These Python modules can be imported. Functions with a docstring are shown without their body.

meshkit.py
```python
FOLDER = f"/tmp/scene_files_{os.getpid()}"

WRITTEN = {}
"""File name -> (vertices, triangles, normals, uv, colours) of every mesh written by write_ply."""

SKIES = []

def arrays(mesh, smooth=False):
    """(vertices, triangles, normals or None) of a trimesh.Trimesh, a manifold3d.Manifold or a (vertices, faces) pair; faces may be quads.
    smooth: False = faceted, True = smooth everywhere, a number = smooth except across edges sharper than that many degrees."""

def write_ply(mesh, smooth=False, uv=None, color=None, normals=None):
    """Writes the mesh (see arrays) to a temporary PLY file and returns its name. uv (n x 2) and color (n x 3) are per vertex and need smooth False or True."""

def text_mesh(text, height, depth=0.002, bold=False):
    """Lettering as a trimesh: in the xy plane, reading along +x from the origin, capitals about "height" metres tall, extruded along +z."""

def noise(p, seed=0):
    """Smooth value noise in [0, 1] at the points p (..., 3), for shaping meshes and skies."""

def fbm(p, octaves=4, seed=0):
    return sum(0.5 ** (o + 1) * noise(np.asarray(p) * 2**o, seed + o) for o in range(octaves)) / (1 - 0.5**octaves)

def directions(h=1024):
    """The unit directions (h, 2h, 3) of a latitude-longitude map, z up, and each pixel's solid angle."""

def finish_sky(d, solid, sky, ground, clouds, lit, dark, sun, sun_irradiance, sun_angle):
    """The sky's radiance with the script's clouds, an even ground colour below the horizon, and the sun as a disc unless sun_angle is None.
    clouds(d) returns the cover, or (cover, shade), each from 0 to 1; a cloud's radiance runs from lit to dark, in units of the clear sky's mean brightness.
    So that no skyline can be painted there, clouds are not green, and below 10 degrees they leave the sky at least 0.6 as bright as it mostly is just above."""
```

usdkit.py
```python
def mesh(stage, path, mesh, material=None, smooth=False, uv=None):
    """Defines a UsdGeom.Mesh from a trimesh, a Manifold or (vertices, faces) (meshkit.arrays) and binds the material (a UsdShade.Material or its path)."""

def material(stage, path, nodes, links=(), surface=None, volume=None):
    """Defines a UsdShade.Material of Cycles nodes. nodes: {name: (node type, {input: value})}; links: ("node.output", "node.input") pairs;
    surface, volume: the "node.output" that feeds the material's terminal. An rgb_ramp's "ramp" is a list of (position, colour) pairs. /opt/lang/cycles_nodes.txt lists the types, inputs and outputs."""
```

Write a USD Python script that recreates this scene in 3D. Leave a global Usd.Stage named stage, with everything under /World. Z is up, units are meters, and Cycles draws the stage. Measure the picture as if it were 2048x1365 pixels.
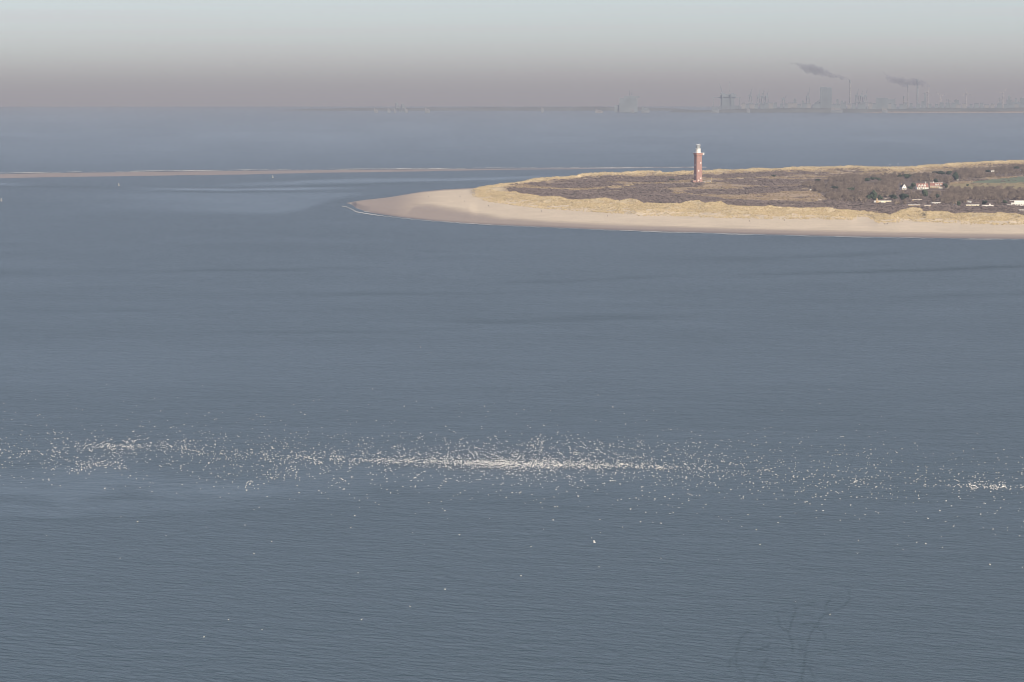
import math, random
import numpy as np
import trimesh, manifold3d, shapely
import meshkit, usdkit
from scipy.interpolate import RegularGridInterpolator
from pxr import Usd, UsdGeom, UsdLux, UsdShade, Gf, Sdf, Vt

# ------------------------------------------------------------------ camera, sky, sun, exposure
stage = Usd.Stage.CreateInMemory()
UsdGeom.SetStageUpAxis(stage, UsdGeom.Tokens.z)
UsdGeom.SetStageMetersPerUnit(stage, 1.0)
UsdGeom.Xform.Define(stage, '/World'); UsdGeom.Scope.Define(stage, '/World/Looks')
F = 9130.0                      # focal length in pixels of a 2048 px wide picture (about 160 mm)
EYE = 150.0                     # height of the aircraft above the sea
R2 = 2 * 7.4e6                  # twice the earth's radius, refraction included
PITCH = math.atan(527.5 / F)
cam = UsdGeom.Camera.Define(stage, '/World/camera')
cam.AddTranslateOp().Set(Gf.Vec3d(0, 0, EYE)); cam.AddRotateXOp().Set(90 - math.degrees(PITCH))
cam.CreateHorizontalApertureAttr(36.0); cam.CreateVerticalApertureAttr(36.0 * 682 / 1024)
cam.CreateFocalLengthAttr(F / 2048 * 36.0); cam.CreateClippingRangeAttr(Gf.Vec2f(1.0, 400000.0))
cam.CreateExposureAttr(0.5)
SUN_AZ, SUN_EL = math.radians(140), math.radians(26)     # clockwise from +y (the view direction): right and behind
SUN_I, SKY_S = 1.25, 0.091
sd = np.array([math.sin(SUN_AZ) * math.cos(SUN_EL), math.cos(SUN_AZ) * math.cos(SUN_EL), math.sin(SUN_EL)])
M = '/World/Looks/'
usdkit.material(stage, M + 'sky', {
    "tc": ("texture_coordinate", {}),
    "sky": ("sky_texture", {"sky_type": "single_scattering", "sun_disc": False, "sun_elevation": SUN_EL, "sun_rotation": SUN_AZ, "altitude": 100.0, "air_density": 0.6, "aerosol_density": 0.45, "ozone_density": 2.2}),
    "map": ("mapping", {"mapping_type": "point", "scale": (5.0, 5.0, 260.0), "rotation": (0.004, 0.003, 0.0)}),
    "n": ("noise_texture", {"scale": 1.6, "detail": 5.0, "roughness": 0.55, "distortion": 0.6}),
    "r": ("map_range", {"from_min": 0.42, "from_max": 0.75, "to_min": 0.30, "to_max": 0.58, "clamp": True}),
    "mx": ("mix_color", {"blend_type": "mix", "b": (5.5, 5.2, 5.6), "use_clamp": False}),
    "bg": ("background_shader", {"strength": SKY_S})},
    [("tc.generated", "map.vector"), ("map.vector", "n.vector"), ("n.fac", "r.value"), ("r.result", "mx.fac"), ("sky.color", "mx.a"), ("mx.result", "bg.color")], surface="bg.background")
dome = UsdLux.DomeLight.Define(stage, '/World/sky_light')
UsdShade.MaterialBindingAPI.Apply(dome.GetPrim()).Bind(UsdShade.Material.Get(stage, M + 'sky'))
sun = UsdLux.DistantLight.Define(stage, '/World/sun')
sun.CreateIntensityAttr(SUN_I); sun.CreateAngleAttr(0.5); sun.CreateColorAttr(Gf.Vec3f(1.0, 0.90, 0.76)); sun.CreateNormalizeAttr(True)
# a light shines along its -z: turn it so that +z points at the sun
zax = sd; xax = np.cross([0, 0, 1], zax); xax /= np.linalg.norm(xax); yax = np.cross(zax, xax)
sun.AddTransformOp().Set(Gf.Matrix4d(*[float(x) for r in (list(xax) + [0], list(yax) + [0], list(zax) + [0], [0, 0, 0, 1]) for x in r]))
HAZE, HAZE_TOP = 4.4e-5, 290.0

# ------------------------------------------------------------------ projection and helpers
CP, SP = math.cos(PITCH), math.sin(PITCH)
def pix(u, v, alt=0.0):
    """The point at an altitude above the curved sea that the direction (u, v) meets."""
    u, v, alt = np.broadcast_arrays(np.asarray(u, float), np.asarray(v, float), np.asarray(alt, float))
    x, yu = (u - 1024) / F, -(v - 682.5) / F
    d = np.stack([x, CP + yu * SP, yu * CP - SP], -1)
    d = d / np.linalg.norm(d, axis=-1, keepdims=True)
    hh = d[..., 0]**2 + d[..., 1]**2
    disc = np.maximum(d[..., 2]**2 - 4 * hh / R2 * (EYE - alt), 0)
    t = (-d[..., 2] - np.sqrt(disc)) / (2 * hh / R2)
    return d * t[..., None] + np.array([0, 0, EYE])
def proj(p):
    p = np.asarray(p, float)
    dz = p[..., 2] - EYE
    f = p[..., 1] * CP - dz * SP
    return 1024 + F * p[..., 0] / f, 682.5 - F * (p[..., 1] * SP + dz * CP) / f
def sea(x, y): return -(np.asarray(x, float)**2 + np.asarray(y, float)**2) / R2
def row0(u, y, alt):
    """The sea-level row under a point that is seen in row y at an altitude."""
    p = pix(u, y, alt); p = np.stack([p[..., 0], p[..., 1], sea(p[..., 0], p[..., 1])], -1)
    return proj(p)[1]
def mpp(p): return float(np.linalg.norm(np.asarray(p) - [0, 0, EYE])) / F
used = {}
def path_of(name, parent=None):
    base = (str(parent.GetPath()) if parent else '/World') + '/' + name
    k = used.get(base, 0); used[base] = k + 1
    return base if k == 0 else f'{base}_{k:03d}'
def obj(name, mesh, mat, parent=None, smooth=False):
    return usdkit.mesh(stage, path_of(name, parent), mesh, M + mat, smooth).GetPrim()
def tag(o, label=None, cat=None, group=None, kind=None):
    for k, v in (('label', label), ('category', cat), ('group', group), ('kind', kind)):
        if v: o.SetCustomDataByKey(k, v)
    return o
def thing(name, label, cat, loc=(0, 0, 0), rz=0.0, group=None, scale=None):
    x = UsdGeom.Xform.Define(stage, path_of(name)); x.AddTranslateOp().Set(Gf.Vec3d(*map(float, loc))); x.AddRotateZOp().Set(float(rz))
    if scale: x.AddScaleOp().Set(Gf.Vec3f(*map(float, scale)))
    return tag(x.GetPrim(), label, cat, group)
def dup(src, name, label, cat, loc, rz=0.0, group=None, scale=None):
    o = thing(name, label, cat, loc, rz, group, scale)
    o.GetReferences().AddInternalReference(src.GetPath()); o.SetInstanceable(True)
    return o
def box(x0, x1, y0, y1, z0, z1):
    m = trimesh.creation.box([x1 - x0, y1 - y0, z1 - z0]); m.apply_translation([(x0 + x1) / 2, (y0 + y1) / 2, (z0 + z1) / 2]); return m
def rod(a, b, r, r2=None, n=8):
    a, b = np.array(a, float), np.array(b, float); d = b - a; L = np.linalg.norm(d); d = d / L
    s = np.cross(d, [0, 0, 1]) if abs(d[2]) < .95 else np.cross(d, [1, 0, 0]); s /= np.linalg.norm(s); t = np.cross(d, s)
    an = np.arange(n) / n * 2 * np.pi; c = np.cos(an)[:, None] * s + np.sin(an)[:, None] * t
    v = np.vstack([a + c * r, b + c * (r if r2 is None else r2), [a], [b]])
    f = [[i, (i + 1) % n, n + i] for i in range(n)] + [[(i + 1) % n, n + (i + 1) % n, n + i] for i in range(n)] + [[2 * n, (i + 1) % n, i] for i in range(n)] + [[2 * n + 1, n + i, n + (i + 1) % n] for i in range(n)]
    m = trimesh.Trimesh(v, f, process=False); m.fix_normals(); return m
def cat(*ms): return trimesh.util.concatenate([m for m in ms])
def grid_faces(nr, nc):
    i = np.arange(nr * nc).reshape(nr, nc)
    return np.stack([i[:-1, :-1], i[:-1, 1:], i[1:, 1:], i[1:, :-1]], -1).reshape(-1, 4)
def primvar(prim, name, data, kind):
    UsdGeom.PrimvarsAPI(prim).CreatePrimvar(name, kind, 'vertex').Set(Vt.Vec3fArray.FromNumpy(data.astype(np.float32)) if data.ndim == 2 else Vt.FloatArray.FromNumpy(data.astype(np.float32)))
def plain(name, color, rough=0.8, spec=0.3, var=0.0, scale=0.3):
    if not var:
        return usdkit.material(stage, M + name, {"p": ("principled_bsdf", {"base_color": color, "roughness": rough, "specular_ior_level": spec})}, [], surface="p.BSDF")
    c = np.array(color)
    return usdkit.material(stage, M + name, {"g": ("texture_coordinate", {}), "n": ("noise_texture", {"scale": scale, "detail": 4.0}),
        "r": ("rgb_ramp", {"ramp": [(0.3, tuple(c * (1 - var))), (0.7, tuple(np.minimum(c * (1 + var), 0.9)))]}), "p": ("principled_bsdf", {"roughness": rough, "specular_ior_level": spec})},
        [("g.object", "n.vector"), ("n.fac", "r.fac"), ("r.color", "p.base_color")], surface="p.BSDF")
def S(x, a, b): t = np.clip((np.asarray(x, float) - a) / (b - a), 0, 1); return t * t * (3 - 2 * t)
def n2(x, y, s, seed=0, oct=4):
    x, y = np.broadcast_arrays(x, y); return meshkit.fbm(np.stack([x / s, y / s, np.zeros_like(x, float)], -1), oct, seed)

# ------------------------------------------------------------------ materials
WAVE = math.radians(42)
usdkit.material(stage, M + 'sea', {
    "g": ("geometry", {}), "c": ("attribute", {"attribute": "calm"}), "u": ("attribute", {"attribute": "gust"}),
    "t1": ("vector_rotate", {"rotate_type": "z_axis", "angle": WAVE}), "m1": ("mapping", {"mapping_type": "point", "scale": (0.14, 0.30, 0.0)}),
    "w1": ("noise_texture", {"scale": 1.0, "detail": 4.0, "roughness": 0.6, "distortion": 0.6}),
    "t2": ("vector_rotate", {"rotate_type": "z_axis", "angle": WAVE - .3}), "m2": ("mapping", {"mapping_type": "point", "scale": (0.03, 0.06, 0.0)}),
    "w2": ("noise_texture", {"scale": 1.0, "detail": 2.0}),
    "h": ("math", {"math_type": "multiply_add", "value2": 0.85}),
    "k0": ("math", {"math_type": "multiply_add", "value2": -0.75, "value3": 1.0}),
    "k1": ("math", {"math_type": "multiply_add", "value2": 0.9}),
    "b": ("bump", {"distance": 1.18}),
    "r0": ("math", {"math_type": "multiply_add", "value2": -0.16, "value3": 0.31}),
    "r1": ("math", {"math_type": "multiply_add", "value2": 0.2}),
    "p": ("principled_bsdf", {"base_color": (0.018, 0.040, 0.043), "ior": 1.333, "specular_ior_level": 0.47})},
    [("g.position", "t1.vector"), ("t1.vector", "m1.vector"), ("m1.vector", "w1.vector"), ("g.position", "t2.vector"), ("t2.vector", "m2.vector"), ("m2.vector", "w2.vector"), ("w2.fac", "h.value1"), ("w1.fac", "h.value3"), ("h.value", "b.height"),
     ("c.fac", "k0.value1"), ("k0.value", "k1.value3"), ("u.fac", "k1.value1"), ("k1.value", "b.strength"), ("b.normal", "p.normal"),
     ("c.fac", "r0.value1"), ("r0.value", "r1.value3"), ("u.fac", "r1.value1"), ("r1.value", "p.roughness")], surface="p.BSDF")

usdkit.material(stage, M + 'haze', {"v": ("principled_volume", {"color": (0.335, 0.37, 0.46), "absorption_color": (0.08, 0.03, 0.0), "density": HAZE, "anisotropy": 0.0})}, [], volume="v.volume")
# ------------------------------------------------------------------ the sea: one curved sheet past the horizon
az_in = np.arctan((np.concatenate([np.arange(-40, 1440, 16), np.arange(1440, 1770, 2.5), np.arange(1770, 2120, 16)]) - 1024) / F)
az_out = np.concatenate([-np.geomspace(-az_in[0], math.pi, 60)[1:][::-1], az_in, np.geomspace(az_in[-1], math.pi, 60)[1:]])
rows = np.concatenate([[213.45, 213.6, 213.9], np.arange(214.5, 240, 1.5), np.arange(240, 480, 2.0), np.arange(480, 1140, 4.0), np.arange(1140, 1400, 2.5)])
dist_in = np.array([np.hypot(*pix(1024, v)[:2]) for v in rows])
dist = np.concatenate([[57000, 53000, 50000], dist_in, np.geomspace(dist_in[-1], 6, 40)[1:]])
A, D = np.meshgrid(az_out, dist)
X, Y = np.sin(A) * D, np.cos(A) * D
Z = sea(X, Y)
U, V = proj(np.stack([X, Y, Z], -1)); front = Y > 300
U, V = np.where(front, U, -9999), np.where(front, V, 9999)
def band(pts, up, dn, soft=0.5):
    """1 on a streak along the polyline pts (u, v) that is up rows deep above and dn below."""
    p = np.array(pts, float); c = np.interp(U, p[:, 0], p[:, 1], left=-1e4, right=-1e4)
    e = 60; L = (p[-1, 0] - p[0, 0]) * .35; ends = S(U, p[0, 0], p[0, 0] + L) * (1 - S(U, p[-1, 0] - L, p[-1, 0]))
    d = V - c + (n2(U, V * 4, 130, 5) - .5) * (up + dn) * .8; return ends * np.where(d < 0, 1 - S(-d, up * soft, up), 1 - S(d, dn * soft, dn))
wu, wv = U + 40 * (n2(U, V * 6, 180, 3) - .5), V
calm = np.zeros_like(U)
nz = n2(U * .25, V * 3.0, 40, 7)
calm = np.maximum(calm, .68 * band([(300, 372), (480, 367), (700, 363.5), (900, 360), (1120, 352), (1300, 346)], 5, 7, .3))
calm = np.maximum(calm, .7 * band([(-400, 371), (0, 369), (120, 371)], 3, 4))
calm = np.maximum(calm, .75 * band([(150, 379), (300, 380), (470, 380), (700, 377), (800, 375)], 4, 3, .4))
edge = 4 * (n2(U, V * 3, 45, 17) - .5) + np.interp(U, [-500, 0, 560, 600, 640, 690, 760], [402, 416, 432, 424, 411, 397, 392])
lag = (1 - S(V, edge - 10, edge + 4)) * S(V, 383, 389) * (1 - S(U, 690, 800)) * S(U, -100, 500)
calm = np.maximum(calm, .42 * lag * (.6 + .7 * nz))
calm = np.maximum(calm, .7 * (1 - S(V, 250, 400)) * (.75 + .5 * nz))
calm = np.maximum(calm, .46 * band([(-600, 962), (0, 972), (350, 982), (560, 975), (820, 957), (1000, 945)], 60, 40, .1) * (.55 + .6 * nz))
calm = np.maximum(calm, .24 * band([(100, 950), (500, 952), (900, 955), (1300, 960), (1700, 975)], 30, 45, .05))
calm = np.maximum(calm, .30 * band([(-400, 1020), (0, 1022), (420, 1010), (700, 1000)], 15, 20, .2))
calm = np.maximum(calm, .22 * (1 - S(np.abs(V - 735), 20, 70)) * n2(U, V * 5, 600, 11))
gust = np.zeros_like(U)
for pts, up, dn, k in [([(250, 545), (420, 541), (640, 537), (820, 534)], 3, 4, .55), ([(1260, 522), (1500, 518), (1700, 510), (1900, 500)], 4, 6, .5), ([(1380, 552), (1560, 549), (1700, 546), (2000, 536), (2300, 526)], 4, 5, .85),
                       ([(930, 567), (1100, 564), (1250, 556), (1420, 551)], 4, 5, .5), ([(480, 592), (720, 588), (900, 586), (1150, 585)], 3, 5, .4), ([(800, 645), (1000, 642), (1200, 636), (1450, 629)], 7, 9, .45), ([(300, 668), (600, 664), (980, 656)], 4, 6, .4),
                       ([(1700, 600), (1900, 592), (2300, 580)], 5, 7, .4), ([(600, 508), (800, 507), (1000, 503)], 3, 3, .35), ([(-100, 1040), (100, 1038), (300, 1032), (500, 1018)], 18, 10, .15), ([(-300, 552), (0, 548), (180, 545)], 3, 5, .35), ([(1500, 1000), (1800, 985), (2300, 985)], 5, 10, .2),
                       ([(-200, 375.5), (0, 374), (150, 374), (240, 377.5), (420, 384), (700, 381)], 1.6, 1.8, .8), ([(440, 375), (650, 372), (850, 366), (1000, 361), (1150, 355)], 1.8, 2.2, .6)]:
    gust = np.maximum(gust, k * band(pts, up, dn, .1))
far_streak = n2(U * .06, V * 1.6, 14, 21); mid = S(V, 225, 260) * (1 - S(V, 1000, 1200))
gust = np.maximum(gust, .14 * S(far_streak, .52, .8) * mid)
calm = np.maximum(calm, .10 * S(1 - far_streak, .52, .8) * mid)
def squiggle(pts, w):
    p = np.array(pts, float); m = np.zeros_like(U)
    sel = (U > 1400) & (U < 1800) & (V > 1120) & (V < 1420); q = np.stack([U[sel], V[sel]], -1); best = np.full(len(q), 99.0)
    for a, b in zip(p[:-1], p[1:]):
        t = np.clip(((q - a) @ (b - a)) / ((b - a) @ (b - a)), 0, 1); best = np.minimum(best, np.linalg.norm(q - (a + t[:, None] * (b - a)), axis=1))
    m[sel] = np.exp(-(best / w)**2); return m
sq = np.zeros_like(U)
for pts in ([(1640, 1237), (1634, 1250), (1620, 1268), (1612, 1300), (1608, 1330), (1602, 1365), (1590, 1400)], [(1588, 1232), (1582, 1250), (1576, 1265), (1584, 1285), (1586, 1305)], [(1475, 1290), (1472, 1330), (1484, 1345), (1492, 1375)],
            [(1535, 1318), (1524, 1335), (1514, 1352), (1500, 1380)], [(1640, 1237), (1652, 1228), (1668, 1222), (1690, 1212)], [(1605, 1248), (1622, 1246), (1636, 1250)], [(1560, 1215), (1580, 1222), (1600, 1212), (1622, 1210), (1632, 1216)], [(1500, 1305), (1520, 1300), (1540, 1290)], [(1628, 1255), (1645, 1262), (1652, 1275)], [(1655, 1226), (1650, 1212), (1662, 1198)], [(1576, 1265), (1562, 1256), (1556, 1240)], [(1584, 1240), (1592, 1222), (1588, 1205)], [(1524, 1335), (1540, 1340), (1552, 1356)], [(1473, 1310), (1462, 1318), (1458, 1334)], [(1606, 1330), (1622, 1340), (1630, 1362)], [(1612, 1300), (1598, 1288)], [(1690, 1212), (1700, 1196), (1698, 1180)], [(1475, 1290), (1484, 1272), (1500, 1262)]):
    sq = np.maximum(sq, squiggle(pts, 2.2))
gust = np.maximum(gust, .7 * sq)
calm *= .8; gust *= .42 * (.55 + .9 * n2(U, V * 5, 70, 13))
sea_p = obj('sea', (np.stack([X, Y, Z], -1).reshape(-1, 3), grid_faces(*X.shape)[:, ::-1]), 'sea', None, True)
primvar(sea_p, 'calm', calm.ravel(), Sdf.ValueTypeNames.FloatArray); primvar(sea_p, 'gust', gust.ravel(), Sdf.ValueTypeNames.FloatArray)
tag(sea_p, 'wide grey blue sea, finely rippled, reaching to the horizon', 'sea', kind='structure')
# ------------------------------------------------------------------ haze
def shell(top, bottom, reach=105000.0, nr=40, na=72):
    """A box whose top and bottom follow the curve of the sea."""
    r = np.linspace(0, reach, nr + 1)[1:]; a = np.arange(na) / na * 2 * np.pi
    v, f = [], []
    for z in (top, bottom):
        o = len(v); v.append((0, 0, z)); v += [(ri * math.sin(t), ri * math.cos(t), z + sea(ri, 0)) for ri in r for t in a]
        fl = [(o, o + 1 + j, o + 1 + (j + 1) % na) for j in range(na)]
        for i in range(nr - 1):
            p, q = o + 1 + i * na, o + 1 + (i + 1) * na
            for j in range(na): k = (j + 1) % na; fl += [(p + j, q + j, q + k), (p + j, q + k, p + k)]
        f += [(x, z_, y) for x, y, z_ in fl] if z == top else fl
    o2, e = 1 + nr * na, 1 + (nr - 1) * na
    for j in range(na): k = (j + 1) % na; f += [(e + j, e + k, o2 + e + j), (e + k, o2 + e + k, o2 + e + j)]
    m = trimesh.Trimesh(v, f, process=False); m.fix_normals(); return m
hz = shell(HAZE_TOP, -30.0)
tag(obj('haze', hz, 'haze'), 'pale lilac grey haze lying low over the sea', 'haze', kind='stuff')

# ------------------------------------------------------------------ land materials
def cover_material(name, rough=0.9, detail=0.22):
    usdkit.material(stage, M + name, {
        "a": ("attribute", {"attribute": "cover"}), "g": ("geometry", {}),
        "n": ("noise_texture", {"scale": detail, "detail": 6.0, "roughness": 0.65}),
        "r": ("map_range", {"from_min": 0.3, "from_max": 0.7, "to_min": 0.72, "to_max": 1.28}),
        "x": ("vector_math", {"math_type": "scale"}), "b": ("bump", {"distance": 0.5, "strength": 0.5}),
        "p": ("principled_bsdf", {"roughness": rough, "specular_ior_level": 0.15})},
        [("g.position", "n.vector"), ("n.fac", "r.value"), ("a.color", "x.vector1"), ("r.result", "x.scale"), ("x.vector", "p.base_color"), ("n.fac", "b.height"), ("b.normal", "p.normal")], surface="p.BSDF")
cover_material('dune_cover', 0.9, 0.25); cover_material('heath_cover', 0.95, 0.12)
usdkit.material(stage, M + 'beach_cover', {
    "a": ("attribute", {"attribute": "cover"}), "w": ("attribute", {"attribute": "wet"}), "g": ("geometry", {}),
    "n": ("noise_texture", {"scale": 0.05, "detail": 6.0, "roughness": 0.6}),
    "r": ("map_range", {"from_min": 0.3, "from_max": 0.7, "to_min": 0.93, "to_max": 1.07}),
    "x": ("vector_math", {"math_type": "scale"}), "q": ("map_range", {"from_min": 0.0, "from_max": 1.0, "to_min": 0.9, "to_max": 0.5}),
    "p": ("principled_bsdf", {"specular_ior_level": 0.3})},
    [("g.position", "n.vector"), ("n.fac", "r.value"), ("a.color", "x.vector1"), ("r.result", "x.scale"), ("x.vector", "p.base_color"), ("w.fac", "q.value"), ("q.result", "p.roughness")], surface="p.BSDF")
def vary(name, c0, c1, rough=0.9, glow=0.0):
    """A colour that differs from copy to copy and a little across each."""
    usdkit.material(stage, M + name, {
        "o": ("object_info", {}), "g": ("geometry", {}), "n": ("noise_texture", {"scale": 0.9, "detail": 3.0}),
        "h": ("math", {"math_type": "multiply_add", "value2": 0.45}), "s": ("math", {"math_type": "multiply", "value2": 0.75}),
        "r": ("rgb_ramp", {"ramp": [(0.15, c0), (0.9, c1)]}), "p": ("principled_bsdf", {"roughness": rough, "specular_ior_level": 0.1})},
        [("o.random", "s.value1"), ("g.position", "n.vector"), ("n.fac", "h.value1"), ("s.value", "h.value3"), ("h.value", "r.fac"), ("r.color", "p.base_color")], surface="p.BSDF")
vary('scrub', (0.105, 0.084, 0.078), (0.18, 0.145, 0.132)); vary('bare_twigs', (0.125, 0.10, 0.086), (0.235, 0.19, 0.155)); vary('marram', (0.36, 0.29, 0.17), (0.56, 0.46, 0.30))
vary('evergreen', (0.028, 0.042, 0.033), (0.060, 0.078, 0.052)); vary('heath_tuft', (0.20, 0.15, 0.10), (0.30, 0.235, 0.155))
plain('bark', (0.10, 0.08, 0.065), var=0.3, scale=2.0)
plain('brick', (0.30, 0.182, 0.16), var=0.12, scale=0.5); plain('brick_trim', (0.42, 0.20, 0.15)); plain('white_paint', (0.78, 0.76, 0.70), 0.5, var=0.05, scale=0.4)
plain('white_metal', (0.72, 0.73, 0.74), 0.4); plain('glazing', (0.05, 0.06, 0.07), 0.1, 0.5); plain('red_tile', (0.27, 0.145, 0.12), var=0.2, scale=0.8); plain('dark_tile', (0.09, 0.08, 0.08), var=0.2, scale=0.8)
plain('tan_brick', (0.42, 0.30, 0.18), var=0.15, scale=1.0); plain('pale_roof', (0.60, 0.58, 0.54), 0.6, var=0.08); plain('grey_felt', (0.32, 0.30, 0.28), var=0.1)
plain('foam', (0.62, 0.62, 0.60), 0.8); plain('buoy_paint', (0.45, 0.43, 0.39), 0.6); plain('feather', (0.74, 0.71, 0.67), 0.7); plain('beak', (0.55, 0.30, 0.05), 0.5); plain('yellow_paint', (0.65, 0.52, 0.25), 0.6)
plain('concrete', (0.22, 0.23, 0.24), var=0.1, scale=0.02); plain('steel', (0.17, 0.21, 0.24), 0.6, var=0.15, scale=0.02); plain('dark_shed', (0.16, 0.20, 0.23), 0.7, var=0.15, scale=0.02); plain('hull', (0.14, 0.17, 0.20), 0.6)
plain('pale_window', (0.55, 0.53, 0.50), 0.25, 0.5); plain('yellow_paint_pale', (0.70, 0.62, 0.44), 0.7, var=0.05); plain('ship_white', (0.20, 0.21, 0.23), 0.6); plain('turbine_grey', (0.29, 0.29, 0.30), 0.5); plain('skin', (0.50, 0.33, 0.25), 0.6); plain('dark_cloth', (0.035, 0.035, 0.045), 0.9); plain('blue_cloth', (0.05, 0.07, 0.14), 0.9); plain('red_cloth', (0.22, 0.04, 0.04), 0.9)
usdkit.material(stage, M + 'lantern_glass', {"t": ("transparent_bsdf", {"color": (0.88, 0.92, 0.92)}), "gl": ("glossy_bsdf", {"color": (0.9, 0.9, 0.9), "roughness": 0.05}), "f": ("fresnel", {"IOR": 1.5}), "m": ("mix_closure", {})},
    [("f.fac", "m.fac"), ("t.BSDF", "m.closure1"), ("gl.BSDF", "m.closure2")], surface="m.closure")
usdkit.material(stage, M + 'steam', {"v": ("principled_volume", {"color": (0.55, 0.57, 0.66), "density": 0.02, "anisotropy": 0.2})}, [], volume="v.volume")

# ------------------------------------------------------------------ the headland: beach, dunes and heath on one height field
I = lambda pts, u: np.interp(u, [p[0] for p in pts], [p[1] for p in pts])
NEAR = [(640, 402), (660, 404), (694, 407.0), (703, 410), (709, 414), (712, 417), (740, 426), (800, 435), (870, 442.5), (960, 449), (1100, 455), (1200, 459.5), (1350, 464.5), (1500, 468.5), (1700, 473.5), (1900, 477), (2048, 478.5), (2500, 484), (3400, 492)]
FARB = [(640, 414), (660, 411), (694, 406.2), (710, 403.3), (726, 400.6), (760, 397), (784, 394), (842, 384), (887, 379.5), (943, 376.5), (985, 374.5), (1050, 362)]
FOOT = [(930, 392), (943, 395), (988, 404), (1033, 410), (1039, 411), (1098, 417), (1195, 423), (1273, 430), (1391, 432), (1440, 434.6), (1531, 436), (1585, 437), (1657, 438), (1702, 439.5), (1714, 432.5), (1735, 433.5), (1754, 445), (1819, 441), (1870, 443.6), (1929, 447), (1989, 448), (2048, 447), (2500, 452), (3400, 460)]
CREST = [(930, 379), (945, 379), (980, 380), (1012, 385), (1059, 390), (1094, 395), (1137, 399), (1176, 400), (1211, 398.2), (1240, 403), (1258, 400.5), (1293, 405.5), (1351, 407), (1381, 403.2), (1395, 403), (1410, 408), (1440, 406.2), (1466, 412), (1512, 413.8), (1540, 411.5), (1576, 415.8), (1617, 416.5), (1648, 417), (1684, 420.5), (1711, 424), (1734, 427), (1781, 428.5), (1802, 421.5), (1825, 419.5), (1841, 420), (1853, 426), (1880, 422.5), (1905, 426), (1929, 427), (1955, 428), (1989, 428.5), (2014, 425), (2048, 431), (2100, 429), (2500, 436), (3400, 446)]
FARC = [(930, 379), (950, 377), (977, 373), (1000, 369), (1040, 362), (1060, 359.5), (1082, 357.5), (1110, 353), (1128, 352), (1150, 350.5), (1165, 347.5), (1200, 346), (1230, 346.5), (1280, 342.5), (1305, 341.5), (1330, 344.5), (1400, 342), (1440, 340.2), (1480, 338.5), (1540, 336.8), (1560, 336.5), (1585, 334.5), (1640, 333.2), (1700, 331.5), (1745, 333.5), (1770, 334.2), (1830, 333), (1850, 329.5), (1880, 329), (1930, 325), (2000, 322), (2048, 320.5), (2400, 312), (3400, 296)]
us = np.concatenate([np.arange(650, 2120, 2.5), np.arange(2120, 2500, 10), np.arange(2500, 3401, 50)])
vs = np.concatenate([np.arange(306, 326, 1.0), np.arange(326, 486, 0.5), np.arange(486, 502, 2.0)])
HC = I([(930, 3.2), (950, 5), (1000, 8), (1100, 9.5), (1300, 11), (1560, 9.5), (1680, 8), (1705, 5.5), (1735, 4.8), (1770, 6.5), (1810, 8.5), (3400, 8.5)], us)
HF = I([(930, 3), (977, 5), (1040, 7), (1100, 9), (1200, 11), (2048, 12)], us)
vN, vD = I(NEAR, us), row0(us, I(FOOT, us), 3.0)
vC, vFc = row0(us, I(CREST, us), HC), row0(us, I(FARC, us), HF)
vF = np.where(us < 985, I(FARB, us), vFc - 5)
vF = np.where(us >= 985, vF, np.minimum(vF, vFc - 3 + 60 * (1 - S(us, 925, 960))))
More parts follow.
